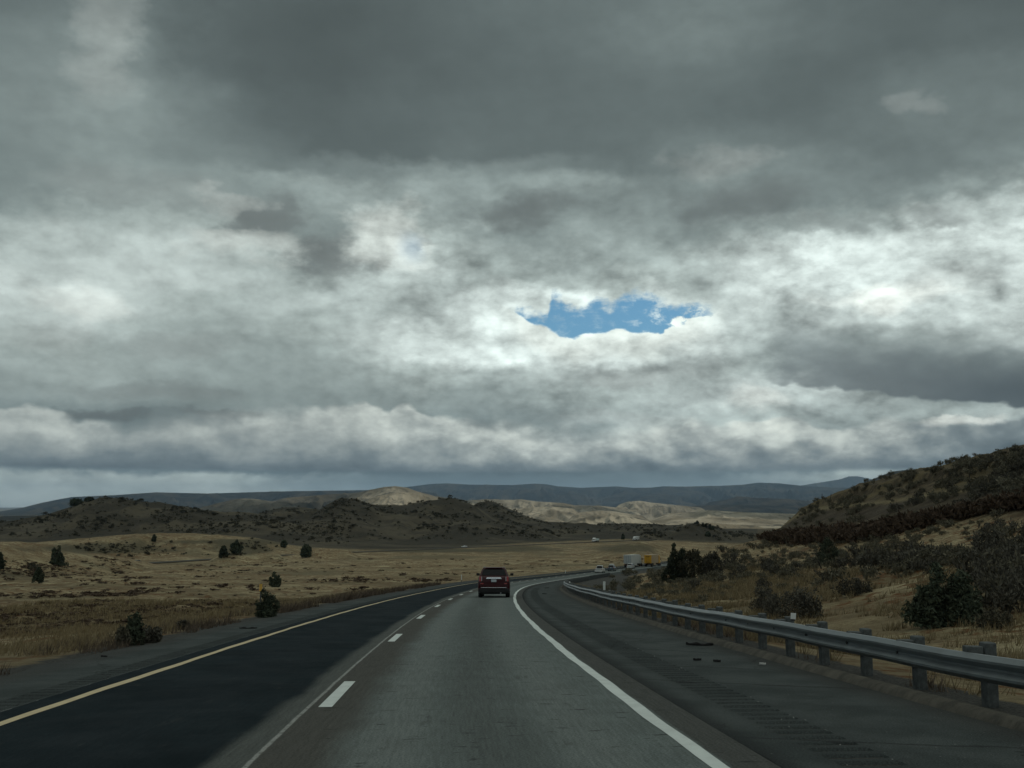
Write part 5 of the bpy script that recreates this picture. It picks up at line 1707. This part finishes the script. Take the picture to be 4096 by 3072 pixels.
def shrubs():
    rg = np.random.default_rng(21)
    t = GRID['X'] / Yg[:, None]
    # left shrubby hill and the cones: clumped
    cl = sstep(-.05, .22, fbm(GRID['X'] / 45, Yg[:, None] / 45 + 0 * t, 3))
    dl = np.maximum(GRID['hm'], .5 * np.exp(-(((PX - 420) / 300) ** 2 + ((PY - 2200) / 24) ** 2)) + .5 * np.exp(-(((PX - 980) / 120) ** 2 + ((PY - 2195) / 24) ** 2))) * (Yg[:, None] > 460) * (.10 + cl) * (PY < 2230)
    P, px, py = scatter(2600, dl, rg)
    W = (1.8 + 4.6 * rg.random(len(P)) ** 2.6) * np.clip(P[:, 1] / 1100, .5, 1.2)
    big = np.argsort(-(W / P[:, 1]))[:125]
    for k in big:
        me = VAR['dark'][rg.integers(0, 4)][0]
        o = bpy.data.objects.new('hill_shrub', me); COL.objects.link(o)
        o.location = P[k] - np.array([0, 0, .15]); w = W[k]; o.scale = (w, w, w * .85); o.rotation_euler = (0, 0, rg.random() * 6.28)
        if PXk(P[k]) < 1130: lb, gp = 'dark rounded shrub among many on the broad brown hill at the left', 'dark shrubs on the broad left hill'
        elif PXk(P[k]) < 1660: lb, gp = 'dark shrub among many on the cone-shaped brown hill left of the red car', 'dark shrubs on the cone-shaped hill'
        elif PXk(P[k]) < 2150: lb, gp = 'dark shrub among many on the two-humped ridge behind the red car', 'dark shrubs on the two-humped ridge'
        else: lb, gp = 'dark shrub among many on the low dark ridge right of the red car', 'dark shrubs on the low dark ridge'
        tag(o, lb, 'shrub', gp)
    r = np.setdiff1d(np.arange(len(P)), big)
    merged('distant_shrubs', P[r], W[r] * .9, W[r] * .5, M_DARK, rg)
    # right-hand hillside
    bank = GRID['hr']
    up = sstep(2330, 1960, PY + (3900 - PX) * .12)
    cl = sstep(-.02, .25, fbm(GRID['X'] / 7, Yg[:, None] / 7 + 0 * t, 3))
    dr = bank * (PX > 3080) * (.03 + cl) * (.03 + sstep(2110, 2030, PY + (PX - 3600) * .10)) * (Yg[:, None] > 95)
    P, px, py = scatter(560, dr, rg)
    W = .7 + 1.2 * rg.random(len(P)) ** 1.6
    big = np.argsort(-(W / P[:, 1]))[:175]
    for k in big:
        me = VAR['sage' if rg.random() < .55 else 'twig'][rg.integers(0, 4)][0]
        o = bpy.data.objects.new('sagebrush', me); COL.objects.link(o)
        o.location = P[k] - np.array([0, 0, .05]); w = W[k]; o.scale = (w, w, w * (1.0 + .4 * rg.random())); o.rotation_euler = (0, 0, rg.random() * 6.28)
        if px[k] < 3330: lb, gp = 'grey brown sagebrush among many on the narrow left end of the right hillside', 'sagebrush on the left end of the right hillside'
        elif px[k] < 3700: lb, gp = 'grey brown sagebrush among many on the middle of the right hillside', 'sagebrush on the middle of the right hillside'
        else: lb, gp = 'grey brown sagebrush among many on the high right part of the hillside', 'sagebrush on the high right hillside'
        tag(o, lb, 'shrub', gp)
    r = np.setdiff1d(np.arange(len(P)), big)
    merged('hillside_shrubs', P[r], W[r], W[r] * .75, M_SAGE, rg, [v[1:] for v in VAR['sage']])
    # dark russet thicket along the foot of the cut bank
    line = np.interp(PX, [3040, 3100, 3250, 3500, 3650, 3750, 4100], [2150, 2160, 2158, 2140, 2112, 2085, 2030])
    wd = np.interp(PX, [3040, 3250, 3500, 3700, 4100], [8, 18, 16, 8, 5])
    db = np.exp(-((PY - line) / wd) ** 2) * (PX > 3030) * (Yg[:, None] < 400)
    P, px, py = scatter(1100, db, rg)
    W = 1.0 + 1.0 * rg.random(len(P))
    merged('russet_thicket', P, W, W * .8, M_RUST, rg)
    # grey scrub patches on the lower slope
    g1 = np.exp(-(((PX - 3640) / 230) ** 2 + ((PY - 2262) / 32) ** 2)) + .6 * np.exp(-(((PX - 4030) / 80) ** 2 + ((PY - 2280) / 110) ** 2)) + .35 * np.exp(-(((PX - 2850) / 110) ** 2 + ((PY - 2250) / 35) ** 2)) + .12 * np.exp(-(((PX - 3000) / 200) ** 2 + ((PY - 2330) / 40) ** 2)) \
        + .25 * np.exp(-(((PX - 2990) / 60) ** 2 + ((PY - 2160) / 12) ** 2))
    P, px, py = scatter(200, g1 * (Yg[:, None] < 330) * (OO > 12), rg)
    W = .8 + .9 * rg.random(len(P))
    h = len(P) // 2
    merged('grey_scrub', P[:h], W[:h], W[:h] * .8, M_TWIG, rg, [v[1:] for v in VAR['twig']])
    merged('brown_scrub', P[h:], W[h:] * .9, W[h:] * .65, M_SAGE, rg, [v[1:] for v in VAR['sage']])
    # rust-brown low brush in streaks over the left field
    cl = sstep(.0, .22, fbm(GRID['X'] / 26, Yg[:, None] / 40 + 0 * t, 3))
    df = (GRID['hm'] < .2) * (GRID['hr'] < .05) * (OO < -8) * (Yg[:, None] < 560) * (Yg[:, None] > 38) * (PY > 2230) * (.10 + cl) * (OO < 0)
    P, px, py = scatter(2300, df, rg)
    W = (.2 + .8 * rg.random(len(P)) ** 3) * np.clip(P[:, 1] / 80, .4, 2.6)
    merged('low_rusty_brush', P, W * 1.3, W * .30, M_RUST, rg)
    # field beyond, inside the bend
    df = (GRID['hm'] < .25) * (GRID['hr'] < .2) * (OO > 10) * (Yg[:, None] > 70) * (Yg[:, None] < 1000) * (.2 + cl)
    P, px, py = scatter(900, df, rg)
    W = (.3 + 1.0 * rg.random(len(P)) ** 2) * np.clip(P[:, 1] / 110, .6, 4.0)
    merged('brown_brush', P, W, W * .6, M_SAGE, rg, [v[1:] for v in VAR['sage']])


shrubs()


def grass():
    rg = np.random.default_rng(5)

    def tufts(name, n, o0, o1, s0, s1, mat, hmin, hmax, blades=7, pw=1.0, thin=.012, dens=None):
        s = s0 + (s1 - s0) * rg.random(n) ** pw
        o = o0 + (o1 - o0) * rg.random(n) ** 1.3
        keep = fbm(s / 3.5, o / 3.5, 3) > (-.10 if dens is None else dens)
        s, o = s[keep], o[keep]; n = len(s)
        x, y = road_xy(s, o)
        z = terrain_z(x, y)[0]
        k = n * blades
        X = np.repeat(x, blades) + rg.normal(size=k) * .07; Y = np.repeat(y, blades) + rg.normal(size=k) * .07; Z = np.repeat(z, blades) - .03
        sc = np.repeat(np.clip(y / 28, .8, 2.6), blades)
        h = (hmin + (hmax - hmin) * rg.random(k)) * (.6 + .4 * sc)
        lean = rg.normal(size=(k, 2)) * .35 + np.array([.15, .05])
        wd = thin * sc * (.6 + .8 * rg.random(k))
        a = rg.random(k) * math.pi; cx, sy = np.cos(a) * wd, np.sin(a) * wd
        V = np.stack([np.stack([X - cx, Y - sy, Z], 1), np.stack([X + cx, Y + sy, Z], 1), np.stack([X + lean[:, 0] * h, Y + lean[:, 1] * h, Z + h], 1)], 1).reshape(-1, 3)
        o_ = mesh_obj(name, V, np.arange(3 * k).reshape(k, 3), mat, smooth=False)
        tag(o_, kind='stuff')
    tufts('dry_grass', 16000, -6.9, -34, 8, 95, M_GRASS_L, .10, .30, pw=1.5)
    tufts('dry_grass', 16000, 8.9, 30, 8, 120, M_GRASS, .12, .42, pw=1.4)
    tufts('roadside_weeds', 2600, -6.0, -8.2, 8, 120, M_WEED, .08, .34, pw=1.3, dens=.02)
    tufts('roadside_weeds', 3000, 8.5, 12.0, 6, 120, M_WEED, .08, .36, pw=1.3, dens=.0)


grass()
# ------------------------------------------------------------------ unseen cloud deck (added to keep the sun off the near land) and the air
def shade_cloud_deck():
    H = 6000.0
    m, g, b = new_mat('shade_cloud_base', 1.0)
    nt = m.node_tree; nt.nodes.remove(b)
    tr = g.node('ShaderNodeBsdfTranslucent'); df = g.node('ShaderNodeBsdfDiffuse'); mx = g.node('ShaderNodeMixShader')
    P = geo_pos(g)
    c = g.mix(g.mr(g.noise(P, .0004, 5, .55), .35, .65), (.74, .78, .78, 1), (.88, .92, .90, 1))
    g.link(c, tr.inputs[0]); g.link(c, df.inputs[0]); mx.inputs[0].default_value = .15
    g.link(tr.outputs[0], mx.inputs[1]); g.link(df.outputs[0], mx.inputs[2])
    g.link(mx.outputs[0], nt.nodes['Material Output'].inputs[0])
    # shadow of the deck falls on ground y < ~2500 (and further on the left side)
    sh = H / math.tan(SUN_EL)
    ox, oy = math.sin(SUN_AZ) * sh, math.cos(SUN_AZ) * sh
    nx, ny = 90, 90
    X = np.linspace(-9000, 9000, nx)
    far = np.interp(X, [-9000, -3200, -1300, -700, -350, 100, 900, 3000, 9000], [9000, 9000, 7000, 3600, 2800, 2700, 2500, 2450, 2300])
    far = far + 160 * fbm(X / 900, X * 0 + 1.5, 3)
    far = np.minimum(far, np.sqrt(np.maximum(10700.0 ** 2 - (X + ox) ** 2, 1e6)) - oy)
    U = np.linspace(0, 1, ny)
    XX = np.repeat(X[None], ny, 0); YY = -7000 + (far[None] + 7000) * U[:, None]
    ZZ = H + 260 * fbm(XX / 1300, YY / 1300, 4)
    top = ZZ + 120 + 500 * (np.sin(math.pi * U)[:, None] ** .4) * np.sin(math.pi * np.linspace(0, 1, nx))[None] ** .4
    XX = XX + ox; YY = YY + oy
    n = ny * nx
    V = np.concatenate([np.stack([XX, YY, ZZ], -1).reshape(-1, 3)])
    idx = np.arange(n).reshape(ny, nx)
    F1 = np.stack([idx[:-1, :-1], idx[:-1, 1:], idx[1:, 1:], idx[1:, :-1]], -1).reshape(-1, 4)
    o = mesh_obj('shade_cloud_deck', V, F1, m)
    tag(o, kind='structure')
    # more unseen clouds, added to leave the distant valley in patches of sun and shade
    for cxg, cyg, ra, rb in ((1650, 5400, 800, 420), (-1500, 7300, 1900, 600), (2700, 7600, 1300, 900), (420, 7500, 520, 420), (950, 3500, 420, 160), (2300, 4100, 600, 220)):
        a = np.linspace(0, 2 * math.pi, 40, endpoint=False); r = np.linspace(0, 1, 9)
        rag = 1 + .35 * fbm(np.cos(a) * 1.6 + cxg, np.sin(a) * 1.6 + cyg, 3)
        Xp = cxg + ox + ra * rag[None] * r[:, None] * np.cos(a)[None]; Yp = cyg + oy + rb * rag[None] * r[:, None] * np.sin(a)[None]
        up_ = np.stack([Xp, Yp, H - 120 + 260 * np.sqrt(np.clip(1 - r ** 2, 0, 1))[:, None] + 0 * Xp], -1).reshape(-1, 3)
        dn_ = np.stack([Xp, Yp, H - 120 - 60 * np.sqrt(np.clip(1 - r ** 2, 0, 1))[:, None] + 0 * Xp], -1).reshape(-1, 3)
        idx = np.arange(9 * 40).reshape(9, 40); nx2 = np.roll(idx, -1, 1)
        Fa = np.stack([idx[:-1], idx[1:], nx2[1:], nx2[:-1]], -1).reshape(-1, 4)
        oc = mesh_obj('shade_cloud', np.concatenate([up_, dn_]), np.concatenate([Fa, Fa[:, ::-1] + 360]), m)
        tag(oc, kind='structure')


def haze():
    m = bpy.data.materials.new('haze'); m.use_nodes = True
    nt = m.node_tree; nt.nodes.clear(); g = G(nt)
    out = g.node('ShaderNodeOutputMaterial'); v = g.node('ShaderNodeVolumePrincipled')
    v.inputs['Color'].default_value = (.50, .74, 1.0, 1)
    v.inputs['Density'].default_value = HAZE_D
    v.inputs['Anisotropy'].default_value = 0.0
    g.link(v.outputs[0], out.inputs['Volume'])
    mb = MB().box(-60000, 60000, -12000, 46000, -420, 1060)
    o = mb.build('haze', m)
    tag(o, kind='stuff')


HAZE_D = 2.7e-5
shade_cloud_deck()
haze()
